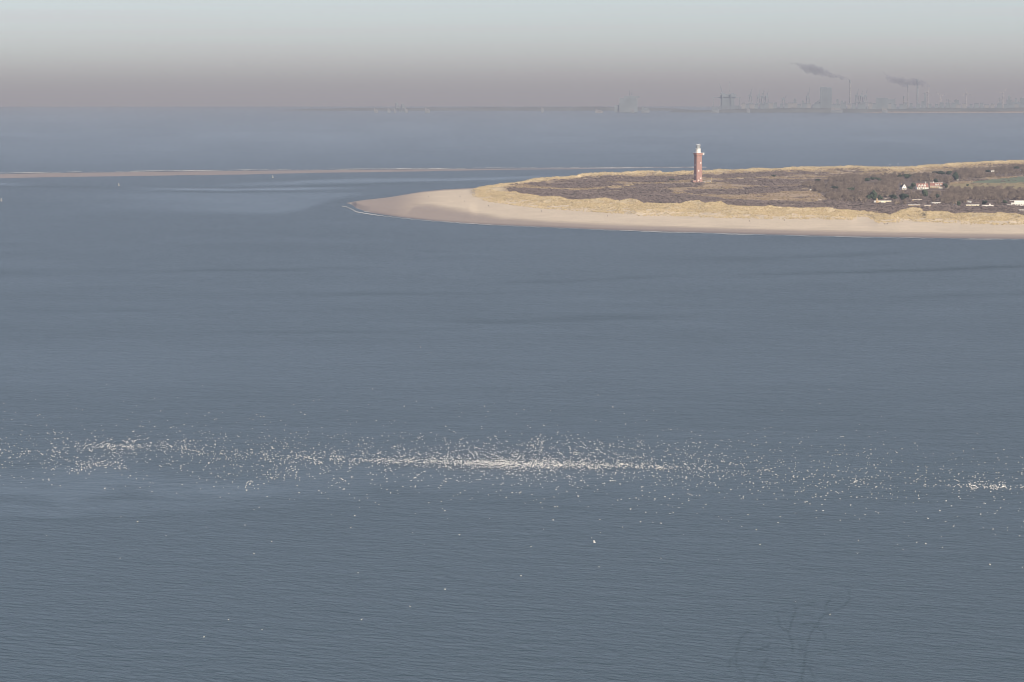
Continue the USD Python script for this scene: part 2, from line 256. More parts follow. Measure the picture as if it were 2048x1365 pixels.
wet_v = row0(us, I([(650, 440), (790, 440), (830, 414), (860, 414), (900, 422.5), (960, 430.5), (1000, 438), (1100, 444.5), (1200, 449.5), (1400, 456.5), (1600, 461.5), (1800, 466), (2048, 469.5), (3400, 483)], us), 1.0)
US, VS = np.meshgrid(us, vs)
base = pix(US, VS, 0.0); GX, GY = base[..., 0], base[..., 1]
alt = np.zeros_like(US)
for j, u in enumerate(us):
    k = [(vF[j] - 8, -3), (vF[j], 0), (vFc[j] - 2.2, 2.2), (vFc[j], HF[j]), (vFc[j] + 2, max(HF[j] - 3, 4.5)), (vFc[j] + 5, 4.5), (vC[j] - 5, 4.5), (vC[j] - 2, max(HC[j] - 3, 4.5)), (vC[j], HC[j]), (vC[j] + .55 * (vD[j] - vC[j]), .55 * HC[j]), (vD[j], 3.0), (wet_v[j], 1.1), (vN[j], 0), (vN[j] + 8, -3)]
    kv = np.maximum.accumulate(np.array([a for a, _ in k]) + np.arange(len(k)) * 1e-3)
    dunes = np.interp(vs, kv, [b for _, b in k])
    a, b = vF[j], vN[j]
    bch = np.where((vs > a) & (vs < b), 2.9 * S(np.minimum(vs - a, (b - vs) * 1.0), 0, max(10.0, .5 * (b - a)) * .7), -np.minimum(8, np.maximum(a - vs, vs - b)) * .35)
    w = S(u, 936, 958)
    alt[:, j] = dunes * w + bch * (1 - w)
frac = lambda a, b: np.clip((VS - a) / np.maximum(b - a, .5), 0, 1)
on_near = S(VS, vC - 5, vC - 2) * (1 - S(VS, vD - 1.5, vD + .5)) * S(US, 938, 965)
on_far = S(VS, vFc - 3, vFc - 1.5) * (1 - S(VS, vFc + 1.5, vFc + 4)) * S(US, 938, 965)
inner = S(VS, vFc + .8, vFc + 2.5) * (1 - S(VS, vC - 4, vC - 2)) * S(US, 945, 975)
dn = (n2(GX, GY, 48, 31) - .5) * 6.0 + (n2(GX, GY, 15, 32) - .5) * 4.0
alt += np.maximum(on_near, on_far * .8) * dn * np.clip(HC / 10, .3, 1) + inner * ((n2(GX, GY, 90, 33) - .45) * 5 + (n2(GX, GY, 26, 34) - .5) * 2.2)
alt += np.where(alt > .6, (n2(GX, GY, 40, 35) - .5) * .25, 0)
fl = I([(1300, 0), (1396, 3.0), (1500, 0)], us) * S(VS, 350, 366) * (1 - S(VS, 378, 392)); alt += fl * .8
GZ = sea(GX, GY) + alt
PV = proj(np.stack([GX, GY, GZ], -1))[1]
alt_at = RegularGridInterpolator((vs, us), alt, bounds_error=False, fill_value=0.0)
def land_alt(u, v0): return alt_at(np.stack(np.broadcast_arrays(v0, u), -1))
def onland(u, y):
    """The point of the land that is seen at (u, y)."""
    a = 4.0
    for _ in range(12): a = .5 * a + .5 * float(land_alt(u, float(row0(u, y, a))))
    return pix(u, y, a)
def height_xy(x, y):
    u, v = proj(np.stack([x, y, sea(x, y)], -1)); return sea(x, y) + land_alt(u, v)

def inside(pts, soft=2.0, x=None, y=None):
    """A soft mask of a ground patch whose outline is given as it is seen."""
    x = US if x is None else x; y = PV if y is None else y
    poly = shapely.Polygon(pts); shapely.prepare(poly)
    wx = x + (n2(GX, GY, 22, 51) - .5) * 16 if x is US else x; wy = y + (n2(GX, GY, 30, 52) - .5) * 2.4 if y is PV else y
    return shapely.contains_xy(poly, wx, wy).astype(float)
scrub_polys = [
    [(1010, 380), (1019, 376), (1078, 378), (1150, 380), (1230, 377), (1320, 376), (1343, 382), (1346, 388), (1390, 391), (1450, 398), (1520, 401.5), (1560, 402.5), (1640, 404.5), (1652, 398), (1700, 396), (1740, 398), (2500, 400), (2500, 446), (2014, 440), (1800, 430), (1640, 424), (1400, 414), (1200, 406), (1060, 396)],
    [(1360, 383), (1370, 379.5), (1440, 378.5), (1520, 373.5), (1600, 371.5), (1622, 374), (1580, 382), (1500, 390), (1400, 389)],
    [(1019, 370), (1035, 366), (1042, 370), (1025, 371.5)], [(1044, 367), (1060, 362), (1085, 363.5), (1101, 372), (1075, 373.5), (1050, 370)],
    [(1100, 373.5), (1120, 366), (1200, 364), (1250, 369), (1180, 375.5), (1110, 376)], [(1118, 361), (1150, 356.5), (1180, 354), (1240, 349.5), (1262, 354), (1300, 354), (1385, 350), (1392, 357), (1350, 363), (1300, 366), (1250, 364), (1180, 363)],
    [(1240, 374), (1270, 370), (1330, 368), (1400, 368), (1410, 372), (1350, 376), (1290, 376)], [(1400, 350), (1480, 346), (1560, 343), (1600, 347), (1560, 352), (1450, 357), (1405, 356)], [(1420, 362), (1500, 357), (1600, 360), (1640, 358), (1660, 366), (1600, 370), (1520, 372), (1460, 368)]]
wood_polys = [[(1600, 372), (1640, 362), (1700, 354), (1760, 351), (1850, 352), (1925, 345), (1935, 356), (1900, 366), (1893, 378), (1930, 382), (1990, 379), (2048, 382), (2600, 378), (2600, 408), (2048, 414), (1990, 412), (1940, 413), (1880, 410), (1740, 410), (1660, 402), (1640, 388)],
              [(1905, 346), (1920, 340), (1990, 338), (2048, 332), (2600, 316), (2600, 330), (2048, 350), (1990, 354), (1930, 359)]]
green_poly = [(1940, 366), (1956, 361.5), (2048, 353), (2600, 334), (2600, 358), (2048, 366.8), (1960, 367)]
beige_poly = [(1893, 374), (1905, 368), (1945, 366), (2600, 362), (2600, 374), (2048, 380), (1990, 378), (1940, 381), (1905, 380)]
grass_polys = [[(1350, 376), (1359, 379), (1420, 368), (1440, 371), (1490, 377.5), (1440, 379.5), (1380, 380.5), (1362, 386), (1390, 390.5), (1440, 391.5), (1510, 388), (1580, 383), (1625, 384), (1642, 390), (1650, 400), (1640, 404), (1560, 402), (1450, 397), (1390, 391), (1346, 387)],
               [(1000, 372), (1019, 371), (1090, 375), (1160, 378.5), (1235, 372), (1260, 368), (1270, 370), (1232, 377), (1150, 381), (1080, 378), (1018, 376)]]
sand_spots = [(1433, 378, 16, .9), (1458, 378.5, 14, .7), (1545, 351, 8, .9), (1575, 354, 7, .8), (1612, 356, 10, .9), (1630, 347, 8, .8), (1700, 342, 12, .9), (1712, 341, 10, .9), (1680, 348, 14, .6), (1785, 347.5, 10, 1.0), (1835, 348, 14, .9), (1815, 347.5, 10, .7), (1172, 357, 10, 1.0), (1022, 374.5, 4, .5), (1715, 353, 14, .6), (1480, 358, 10, .6), (1770, 398, 10, 1.3), (1818, 392, 8, 1.2), (1745, 395, 6, .8), (1600, 365, 12, .6), (1655, 371, 8, .8), (1510, 362, 12, .6), (1928, 349, 10, .6), (1640, 400, 4, 1.8), (1712, 396, 18, 1.0)]
ins_scrub = np.maximum.reduce([inside(p) for p in scrub_polys]); ins_wood = np.maximum.reduce([inside(p) for p in wood_polys])
green, beige = inside(green_poly) * inner, inside(beige_poly) * inner
grassy = np.maximum.reduce([inside(p) for p in grass_polys]) * (1 - ins_scrub * (US > 1340) * 0)
sandy = np.zeros_like(US)
for (a, b, c, d) in sand_spots: sandy = np.maximum(sandy, np.exp(-((US - a) / c)**2 - ((PV - b) / d)**2))
patchy = n2(GX, GY, 75, 61); fine = n2(GX, GY, 18, 62)
scrubby = np.clip(ins_scrub * S(fine, .25, .38) + .85 * S(patchy + .35 * (fine - .5), .585, .63) * (US > 1060), 0, 1)
for m in (grassy, green, beige): scrubby = np.where(m > .5, np.where(fine > .72, .5, 0.0), scrubby)
scrubby *= inner * (1 - S(sandy, .3, .6)) * S(US, 1000, 1030)
woody = ins_wood * inner * (1 - np.maximum(green, beige)) * (1 - S(sandy, .3, .6))
track = inside([(1640, 401), (1648, 401), (1646, 392), (1628, 384), (1610, 381), (1603, 383), (1622, 387), (1638, 395)])
straw_pre = on_near
mix = lambda a, b, t: a * (1 - t[..., None]) + np.array(b) * t[..., None]
SAND, WET, STRAW, HEATH, BROWN = (0.56, 0.475, 0.365), (0.28, 0.22, 0.18), (0.52, 0.425, 0.275), (0.30, 0.24, 0.18), (0.135, 0.107, 0.092)
col = np.zeros(US.shape + (3,)) + np.array(SAND)
wetness = np.clip(S(VS, wet_v - 2.0 - 3 * n2(GX, GY, 120, 71) - 6 * (1 - S(US, 880, 1100)), wet_v + 1.5 + 2 * n2(GX, GY, 60, 72) + 4 * (1 - S(US, 880, 1100))), 0, 1) * .85
tipwet = (1 - S(US, 775, 875 + 40 * n2(GX, GY, 80, 73))) * (1 - .5 * S(PV, 392, 404) * 0)
tipwet = np.maximum(tipwet, (1 - S(VS - vF, 1.0, 3.5)) * (US < 985))
wetness = np.maximum(wetness, tipwet * .9); wr = sum(a * np.exp(-((VS - (wet_v - o - 2.5 * (n2(GX, GY, 200, 75 + k) - .5))) / wd)**2) for k, (o, wd, a) in enumerate([(1.2, .5, .22), (3.2, .4, .14), (5.0, .5, .10)])) * S(n2(GX, GY, 40, 79), .35, .6) * (1 - straw_pre)
col = col * (1 - wr)[..., None] * (.93 + .14 * n2(GX, GY * .35, 25, 78))[..., None]
edge_w = np.maximum(1 - S(vN - VS, .5, 4.5), 0) * S(US, 700, 760)
col = mix(col, WET, wetness); col = mix(col, (0.17, 0.135, 0.115), edge_w * .8)
front_f = frac(vC, vD); lump = n2(GX, GY, 14, 81); lump2 = n2(GX, GY, 50, 82)
straw = np.clip(np.maximum(on_near * (1 - S(front_f + (lump - .5) * 1.6 + (lump2 - .5) * .6, .62, .95)), on_far) , 0, 1)
straw = np.where(VS < vC, np.maximum(on_near, S(VS, vFc - 3, vFc - 1) * (1 - S(VS, vC, vC + 1)) * S(US, 938, 950)), straw)
blow = np.exp(-((US - 1727) / 20)**2 - ((PV - 434) / 6)**2); straw *= 1 - .8 * S(blow + (lump - .5) * .5, .35, .6)
tone = np.clip(.74 + .55 * lump2 + .35 * (n2(GX, GY, 9, 83) - .5) * 2, .55, 1.35)
col = mix(col, np.zeros(3), np.zeros_like(straw)); col = col * (1 - straw[..., None]) + (np.array(STRAW) * tone[..., None]) * straw[..., None]
hcol = np.array(HEATH) * (0.75 + .5 * n2(GX, GY, 34, 84))[..., None]
inw = inner * S(US, 985, 1030)
col = col * (1 - inw[..., None]) + hcol * inw[..., None]
col = mix(col, (0.42, 0.33, 0.20), grassy * inner * (US < 1300)); col = mix(col, (0.33, 0.255, 0.18), grassy * inner * (US >= 1300) * .9)
col = mix(col, BROWN, np.maximum(scrubby, woody)); col = mix(col, (0.135, 0.165, 0.115), green); col = mix(col, (0.26, 0.215, 0.125), beige)
col = col * np.where(np.maximum(green, beige) > .5, .92 + .16 * n2(GX * .2, GY * 3, 30, 85), 1)[..., None]
col = mix(col, (0.30, 0.24, 0.19), track * inner); col = mix(col, (0.52, 0.44, 0.34), S(sandy, .3, .7) * inner)
QF = grid_faces(*US.shape)[:, ::-1]; verts = np.stack([GX, GY, GZ], -1).reshape(-1, 3)
zone = np.zeros(US.shape, int); zone[(np.maximum(on_near, on_far) > .15)] = 1; zone[inw > .5] = 2; zone[np.maximum(green, beige) > .5] = 3
zf = zone.ravel()[QF].max(1); fmin = alt.ravel()[QF].max(1) > -2.5
full_n = meshkit.arrays((verts, QF), True)[2]
for k, (nm, mt, lb) in enumerate([('beach', 'beach_cover', 'broad pale sand beach rounding the point, wet and brown along the water'), ('dunes', 'dune_cover', 'straw yellow marram dunes above the beach'), ('heath', 'heath_cover', 'brown winter heath and scrub ground inside the dune ring'), ('field', 'heath_cover', 'green and beige farm field strips at the right edge')]):
    fs = QF[(zf == k) & fmin]; ids, inv = np.unique(fs, return_inverse=True)
    pr = obj(nm, (verts[ids], inv.reshape(fs.shape)), mt)
    m = UsdGeom.Mesh(pr); m.CreateNormalsAttr(Vt.Vec3fArray.FromNumpy(full_n[ids].astype(np.float32))); m.SetNormalsInterpolation('vertex')
    primvar(pr, 'cover', col.reshape(-1, 3)[ids], Sdf.ValueTypeNames.Color3fArray); primvar(pr, 'wet', np.maximum(wetness, edge_w).ravel()[ids], Sdf.ValueTypeNames.FloatArray)
    tag(pr, lb, nm, kind='structure')

# ------------------------------------------------------------------ sandbar, surf
rng = np.random.default_rng(5)
su = np.arange(-500, 1420, 6.0); top = I([(-500, 352), (0, 348), (100, 346), (260, 344), (480, 341.5), (640, 340.2), (980, 337.8), (1100, 337.2), (1290, 336.2), (1420, 335.6)], su)
bot = I([(-500, 361), (0, 358), (100, 356.5), (200, 355), (320, 353.5), (460, 351), (560, 349), (700, 346.5), (800, 345), (980, 341.5), (1150, 339.5), (1290, 337.6), (1420, 336)], su)
bot = bot - .5 - 1.4 * (meshkit.fbm(np.stack([su / 60, su * 0, su * 0], -1), 4, 3) - .3)
rowsb = np.linspace(0, 1, 9); hb = np.array([-.3, .25, .5, .6, .55, .45, .3, .1, -.3])
BU = np.repeat(su[None], 9, 0); BV = top + (bot - top) * rowsb[:, None]; q = pix(BU, BV, 0.0)
q[..., 2] = sea(q[..., 0], q[..., 1]) + hb[:, None] + (n2(q[..., 0], q[..., 1], 90, 41) - .5) * .35
pr = obj('sandbar', (q.reshape(-1, 3), grid_faces(9, len(su))[:, ::-1]), 'beach_cover', None, True)
primvar(pr, 'cover', np.tile(np.array([[0.255, 0.21, 0.185]]), (q.shape[0] * q.shape[1], 1)) * (.85 + .3 * n2(q[..., 0], q[..., 1], 60, 42)).reshape(-1, 1), Sdf.ValueTypeNames.Color3fArray)
primvar(pr, 'wet', np.full(q.shape[0] * q.shape[1], 1.0), Sdf.ValueTypeNames.FloatArray)
tag(pr, 'long thin wet sandbar between open sea and lagoon', 'sandbar', kind='structure')
def ribbon(pts, half, step=3.0, z=.35, seed=0, gap=.0, jit=.35):
    p = np.array(pts, float); uu = np.arange(p[0, 0], p[-1, 0], step); c = np.interp(uu, p[:, 0], p[:, 1])
    nn = meshkit.fbm(np.stack([uu / 14, uu * 0 + seed * 7.3, uu * 0], -1), 4, seed); big = meshkit.fbm(np.stack([uu / 70, uu * 0 + seed * 3.1, uu * 0], -1), 3, seed + 9)
    h = half * np.clip((nn - .2) * 1.5 + (big - .5) * 2.2 - gap, 0, 2); c = c + (nn - .5) * jit
    out = []
    on = h > .06 * half
    for i in range(len(uu) - 1):
        if on[i] or on[i + 1]:
            out.append([(uu[i], c[i] - h[i]), (uu[i + 1], c[i + 1] - h[i + 1]), (uu[i + 1], c[i + 1] + h[i + 1]), (uu[i], c[i] + h[i])])
    o = np.array(out); w = pix(o[..., 0], o[..., 1], 0.0); w[..., 2] = sea(w[..., 0], w[..., 1]) + z
    return trimesh.Trimesh(w.reshape(-1, 3), np.concatenate([[[4 * i, 4 * i + 2, 4 * i + 1], [4 * i, 4 * i + 3, 4 * i + 2]] for i in range(len(o))]), process=False)
far_line = [(a, b - .5) for a, b in zip(su, top)]
f1 = obj('surf', cat(ribbon(far_line, .55, 2.0, .5, 1, .05, .3), ribbon([(p[0], p[1] - .5) for p in far_line], .3, 2.0, .5, 2, .35, .3)), 'foam')
tag(f1, 'thin broken line of white surf along the seaward edge of the sandbar', 'surf', kind='stuff')
shore = [(684, 413.2), (694, 415), (706, 420.5), (712, 424.5), (735, 428.5), (770, 433.5), (800, 437), (830, 440), (870, 443.7), (960, 450), (1100, 456.3), (1200, 460.6), (1350, 465.7), (1500, 469.7), (1700, 474.7), (1900, 478.2), (2048, 479.6), (2300, 483)]
f2 = obj('swash', cat(ribbon(shore[:9], .42, 1.5, .30, 3, -.25, .4), ribbon(shore[8:], .27, 2.0, .30, 4, .12, .5), ribbon([(700, 408), (712, 412), (730, 415), (748, 418)], .5, 1.5, .35, 5, -.3, .5), ribbon([(728, 424), (742, 423), (760, 424.5)], .4, 1.5, .4, 6, -.2, .5),
          ribbon([(p[0] + 30, p[1] + 1.4) for p in shore[5:]], .28, 2.0, .30, 8, .15, .5)), 'foam')
tag(f2, 'thin white edge of swash where small waves meet the beach', 'foam', kind='stuff')

# ------------------------------------------------------------------ vegetation
def lump_ball(seed, sx, sy, sz, rough=.35, sub=1, z0=-.15):
    m = trimesh.creation.icosphere(sub); v = m.vertices.copy()
    v *= (1 - rough * .5 + rough * meshkit.fbm(v * 1.9 + seed * 5.1, 3, seed))[:, None] + (np.random.default_rng(seed).random(len(v))[:, None] - .5) * rough
    v = v * [sx, sy, sz] + [0, 0, sz * (1 + z0)]; return trimesh.Trimesh(v, m.faces, process=False)
def leaf_cloud(blobs, n, size, seed):
    """Many small faces spread through blobs (x, y, z, rx, ry, rz)."""
    g = np.random.default_rng(seed); w = np.array([b[3] * b[4] * b[5] for b in blobs]) ** .7; w /= w.sum(); out_v, out_f = [], []
    for k in range(n):
        b = blobs[g.choice(len(blobs), p=w)]; d = g.normal(size=3); d /= np.linalg.norm(d); r = g.random() ** .35
        c = np.array(b[:3]) + d * r * np.array(b[3:]); a = g.normal(size=3); a /= np.linalg.norm(a); t = np.cross(a, g.normal(size=3)); t /= np.linalg.norm(t); s = size * (.6 + .8 * g.random())
        i = len(out_v); out_v += [c - a * s, c + t * s * .7, c + a * s, c - t * s * .7]; out_f += [(i, i + 1, i + 2), (i, i + 2, i + 3)]
    return trimesh.Trimesh(out_v, out_f, process=False)
def instancer(name, label, protos, pts, scale, yaw, idx, kind='stuff', mats=None):
    pi = UsdGeom.PointInstancer.Define(stage, path_of(name)); par = pi.GetPrim()
    paths = []
    for k, (nm, m, mt) in enumerate(protos): paths.append(obj(nm, m, mt, par).GetPath())
    pi.CreatePrototypesRel().SetTargets(paths)
    pi.CreatePositionsAttr(Vt.Vec3fArray.FromNumpy(np.asarray(pts, np.float32))); pi.CreateScalesAttr(Vt.Vec3fArray.FromNumpy(np.asarray(scale, np.float32)))
    pi.CreateProtoIndicesAttr(Vt.IntArray.FromNumpy(np.asarray(idx, np.int32)))
    pi.CreateOrientationsAttr(Vt.QuathArray([Gf.Quath(float(math.cos(a / 2)), 0, 0, float(math.sin(a / 2))) for a in yaw]))
    return tag(par, label, None, None, kind)
AREA = np.abs(np.linalg.norm(np.cross(np.gradient(np.stack([GX, GY], -1), axis=0), np.gradient(np.stack([GX, GY], -1), axis=1)).reshape(US.shape + (-1,)), axis=-1))
def scatter(weight, n, seed, u1=2120):
    """n points of the land, dense where the weight is high (per square metre)."""
    g = np.random.default_rng(seed); w = weight * AREA * (US < u1); p = (w / w.sum()).ravel(); k = g.choice(len(p), n, p=p)
    r, c = np.unravel_index(k, US.shape); du = us[np.minimum(c + 1, len(us) - 1)] - us[c]; dv = vs[np.minimum(r + 1, len(vs) - 1)] - vs[r]
    u, v = us[c] + g.random(n) * du, vs[r] + g.random(n) * dv
    q = pix(u, v, 0.0); q[:, 2] = sea(q[:, 0], q[:, 1]) + land_alt(u, v); return q, g, u
scr = scrubby * (1 - woody * .6) * (1 - S(sandy, .3, .6))
q, g, _ = scatter(scr * (.35 + fine), 30000, 91)
sz = .45 + .6 * g.random(len(q)) ** 2
instancer('scrub', 'low dark purplish winter scrub covering the dune hollows', [('bush', lump_ball(k, 2.4, 2.2, .72, .55), 'scrub') for k in range(4)], q, np.stack([sz, sz, sz * (.7 + .6 * g.random(len(q)))], -1), g.random(len(q)) * 6.28, g.integers(0, 4, len(q)))
q, g, _ = scatter(inner * (1 - scrubby) * (1 - woody) * (1 - np.maximum(green, beige)) * (1 - S(sandy, .2, .5)) * S(fine, .35, .6) * S(US, 1000, 1040), 9000, 92)
sz = .4 + .6 * g.random(len(q))
instancer('heath_tufts', 'rough tan grass tufts on the heath', [('tuft', lump_ball(10 + k, 1.5, 1.5, .5, .5), 'heath_tuft') for k in range(3)], q, np.stack([sz] * 3, -1), g.random(len(q)) * 6.28, g.integers(0, 3, len(q)))
def tuft(seed):
    g = np.random.default_rng(seed); ms = []
    for k in range(14):
        a, l = g.random() * 6.28, .5 + .5 * g.random(); d = np.array([math.cos(a), math.sin(a), 0]); r = np.array([-d[1], d[0], 0]) * .10; b = d * .15 * g.random() * 2
        ms.append(trimesh.Trimesh([b - r, b + r, b + d * l * .55 + [0, 0, l]], [(0, 1, 2)], process=False))
    return cat(lump_ball(seed, .55, .55, .22, .4, 1), *ms)
q, g, _ = scatter(straw * np.maximum(on_near, on_far * .5) * (.15 + S(lump, .3, .6)), 34000, 93)
sz = .8 + .9 * g.random(len(q))
instancer('marram_grass', 'straw yellow marram grass tufts on the dunes', [('tuft', tuft(20 + k), 'marram') for k in range(3)], q, np.stack([sz, sz, sz], -1), g.random(len(q)) * 6.28, g.integers(0, 3, len(q)))
q, g, _ = scatter(S(VS, vD - 2, vD - .5) * (1 - S(VS, vD + .5, vD + 2.5)) * S(US, 950, 980) * S(lump, .45, .65), 1500, 94)
sz = .8 + 1.2 * g.random(len(q))
instancer('foredune_tufts', 'scattered marram clumps where the dune foot meets the beach', [('tuft', tuft(30 + k), 'marram') for k in range(2)], q, np.stack([sz, sz, sz], -1), g.random(len(q)) * 6.28, g.integers(0, 2, len(q)))
def bare_tree(seed):
    g = np.random.default_rng(seed); ms = [rod((0, 0, -.3), (0, 0, 2.6), .16, .10, 6)]
    for k in range(7):
        a = g.random() * 6.28; z = 1.2 + 1.6 * g.random(); ms.append(rod((0, 0, z), (math.cos(a) * 1.5, math.sin(a) * 1.5, z + 1.6 + g.random()), .07, .02, 5))
    bl = [(g.normal() * .9, g.normal() * .9, 3.2 + g.normal() * .7, 1.5, 1.5, 1.2) for _ in range(5)] + [(0, 0, 2.2, 1.9, 1.9, 1.3)]
    return cat(*ms, leaf_cloud(bl, 420, .22, seed), lump_ball(seed, 1.3, 1.3, 1.3, .6, 1, .4))
EVERGREENS = [(1911, 361, 17, 18, 'tall dark evergreen tree at the right end of the row behind the red roofed houses'), (1882, 350, 22, 8, 'broad dark evergreen tree behind the right red roofed house'), (1897, 351, 14, 9, 'dark evergreen tree left of the tallest evergreen'), (1850, 395, 17, 17, 'tall blue green pine in front of the left red roofed house'),
    (1747, 401, 22, 21, 'big dark pine rising behind the chimney of the long cream bungalow'), (1759, 402, 14, 12, 'dark round evergreen behind the middle of the cream bungalow'), (1788, 399, 18, 10, 'dark low evergreen right of the cream bungalow'), (1805, 400, 20, 13, 'wide dark evergreen between cream bungalow and long flat roof'), (1874, 397, 10, 9, 'small dark evergreen above the flat grey cabin'),
    (1815, 358, 17, 10, 'dull green pine behind the white gabled house'), (1800, 355, 14, 6, 'low dull green pine further left behind the white gabled house'), (1733, 363, 14, 7, 'bluish dark evergreen at the left of the woodland'), (1745, 361, 13, 7, 'second bluish evergreen at the left of the woodland'), (1757, 362, 12, 6, 'third bluish evergreen from the left of the woodland'),
    (1871, 367, 13, 10, 'blue black evergreen just behind the right red roofed house'), (1935, 373.5, 6, 5, 'small lone round bush standing in the beige field'), (1892, 377, 11, 10, 'dark bush at the right gable of the right red roofed house'), (1917, 413, 9, 11, 'dark evergreen left of the white caravans'), (1968, 409, 17, 8, 'dark evergreen behind the second white chalet'),
    (2009, 408, 12, 8, 'dark evergreen left of the large white building at the right edge'), (1975, 345, 14, 5, 'dark evergreen in the scrub beyond the green field'), (2033, 339, 17, 6, 'wide dark evergreen near the right edge beyond the green field'), (1344, 362.5, 11, 5, 'low dark green bush left of the lighthouse'), (1547, 354, 10, 4, 'low dark green bush on the heath right of the lighthouse'),
    (1635, 363, 12, 5, 'dark green bush on the heath left of the woodland'), (1668, 378, 15, 6, 'dark green bush above the end of the sandy track'), (1703, 381, 16, 6, 'dark green bush left of the woodland edge'), (1826, 376, 14, 11, 'dark purplish tree between the white gabled house and the red roofed house'), (1820, 380, 12, 8, 'dark bush right beside the white gabled house')]
shadow_zone = np.maximum.reduce([inside(p, x=US, y=PV) for p in [[(1740, 396), (1790, 396), (1790, 411), (1740, 411)], [(1795, 366), (1890, 362), (1892, 389), (1793, 390)], [(1812, 399), (1866, 398), (1866, 416), (1812, 416)], [(1928, 401), (1992, 401), (1992, 417), (1928, 417)], [(2008, 400), (2060, 400), (2060, 415), (2008, 415)], [(1856, 404), (1886, 404), (1886, 412), (1856, 412)]]])
for eu, ey, ew, eh, _l in EVERGREENS: shadow_zone = np.maximum(shadow_zone, ((np.abs(US - eu) < ew * .55) & (PV > ey - eh * .5) & (PV < ey + 7)).astype(float))
q, g, _ = scatter(woody * (1 - shadow_zone) * (.3 + patchy) * S(n2(GX, GY, 55, 63), .35, .5), 3200, 95)
sz = .55 + .75 * g.random(len(q))
instancer('bare_woodland', 'brown leafless trees and tall scrub around the houses', [('bare_tree', bare_tree(40 + k), 'bare_twigs') for k in range(4)], q, np.stack([sz, sz, sz * (.8 + .4 * g.random(len(q)))], -1), g.random(len(q)) * 6.28, g.integers(0, 4, len(q)))
for k, (u, y, w, h, lb) in enumerate(EVERGREENS):
    p = onland(u, y); m = mpp(p); W, H = w * m / 2, h * m; g = np.random.default_rng(300 + k)
    t = thing('evergreen_tree', lb, 'tree' if h > 7 else 'bush', p)
    obj('trunk', rod((0, 0, -1), (0, 0, H * .6), .035 * H + .08, .05, 7), 'bark', t)
    bl = [(g.normal() * W * .3, g.normal() * W * .3, H * (.25 + .5 * g.random()), W * .6, W * .6, H * .26) for _ in range(7)] + [(0, 0, H * .8, W * .4, W * .4, H * .2)]
    core = cat(*[trimesh.Trimesh(lump_ball(k + i, b[3] * .78, b[4] * .78, b[5] * .8, .5, 1, -1.0).vertices + np.array(b[:3]), trimesh.creation.icosphere(1).faces, process=False) for i, b in enumerate(bl)])
    obj('crown', cat(core, leaf_cloud(bl, 420, max(.22, W * .09), 500 + k)), 'evergreen', t)

# ------------------------------------------------------------------ lighthouse
LP = onland(1396, 365.0); LM = mpp(LP); LP[2] -= .3
lh = thing('lighthouse', 'tall square red brick lighthouse tower with white lantern on top', 'lighthouse', LP, 24.0)
HT = (365 - 306.2) * LM        # height of the brick shaft
Wd = 9.0
def chamfered(w, z0, z1, c, w1=None):
    w1 = w if w1 is None else w1
    def ring(w, z): h = w / 2; k = h - c; return [(-k, -h, z), (k, -h, z), (h, -k, z), (h, k, z), (k, h, z), (-k, h, z), (-h, k, z), (-h, -k, z)]
    v = ring(w, z0) + ring(w1, z1) + [(0, 0, z0), (0, 0, z1)]
    f = [(i, (i + 1) % 8, 8 + (i + 1) % 8) for i in range(8)] + [(i, 8 + (i + 1) % 8, 8 + i) for i in range(8)] + [(16, (i + 1) % 8, i) for i in range(8)] + [(17, 8 + i, 8 + (i + 1) % 8) for i in range(8)]
    return trimesh.Trimesh(v, f, process=False)
obj('shaft', chamfered(Wd + .3, 0, HT - 3.4, .9, Wd - .3), 'brick', lh)
obj('plinth', chamfered(Wd + 1.2, -2, 2.2, 1.0), 'brick', lh)
obj('gallery', cat(chamfered(Wd + .2, HT - 3.4, HT - 2.6, .9, Wd + .8), chamfered(Wd + .9, HT - 2.6, HT - .9, 1.0), chamfered(Wd + 1.5, HT - .9, HT, 1.0)), 'brick', lh)
for zz in (HT - 5.2, HT - 2.75, HT - 1.0): obj('stone_band', chamfered(Wd + (.15 if zz < HT - 4 else 1.0 if zz < HT - 2 else 1.56), zz, zz + .35, .9), 'brick_trim', lh)
ra = obj('gallery_rail', cat(*[rod((x0, y0, HT + 1.1), (x1, y1, HT + 1.1), .06) for x0, y0, x1, y1 in [(-5, -5, 5, -5), (5, -5, 5, 5), (5, 5, -5, 5), (-5, 5, -5, -5)]], *[rod((a, b, HT), (a, b, HT + 1.1), .05) for a in np.linspace(-5, 5, 7) for b in (-5, 5)], *[rod((b, a, HT), (b, a, HT + 1.1), .05) for a in np.linspace(-5, 5, 7) for b in (-5, 5)]), 'white_metal', lh)
def window(x, z, side):
    fr = cat(box(-.75, .75, -.12, .12, -.95, -.75), box(-.75, .75, -.12, .12, .75, .95), box(-.75, -.55, -.12, .12, -.75, .75), box(.55, .75, -.12, .12, -.75, .75), box(-.05, .05, -.10, .10, -.75, .75), box(-.9, .9, -.2, .15, -1.1, -.95))
    pn = box(-.55, .55, -.04, .04, -.75, .75)
    for m in (fr, pn):
        hw = Wd / 2 + .12 - .3 * (z / HT)
        m.apply_translation([x, -hw, z])
        if side == 'left': m.apply_transform(trimesh.transformations.rotation_matrix(-math.pi / 2, [0, 0, 1]))
        if side == 'right': m.apply_transform(trimesh.transformations.rotation_matrix(math.pi / 2, [0, 0, 1]))
    w = obj('window', fr, 'white_paint', lh); obj('pane', pn, 'pale_window', w)
for x, y in ((1.9, 325.7), (-1.3, 341.2), (2.0, 356.4), (-1.4, 363.6)): window(x, max((365 - y) * LM, 2.9), 'front')
for x, y in ((0, 330), (0, 350)): window(x, (365 - y) * LM, 'left')
for x, y in ((0, 335), (0, 352)): window(x, (365 - y) * LM, 'right')
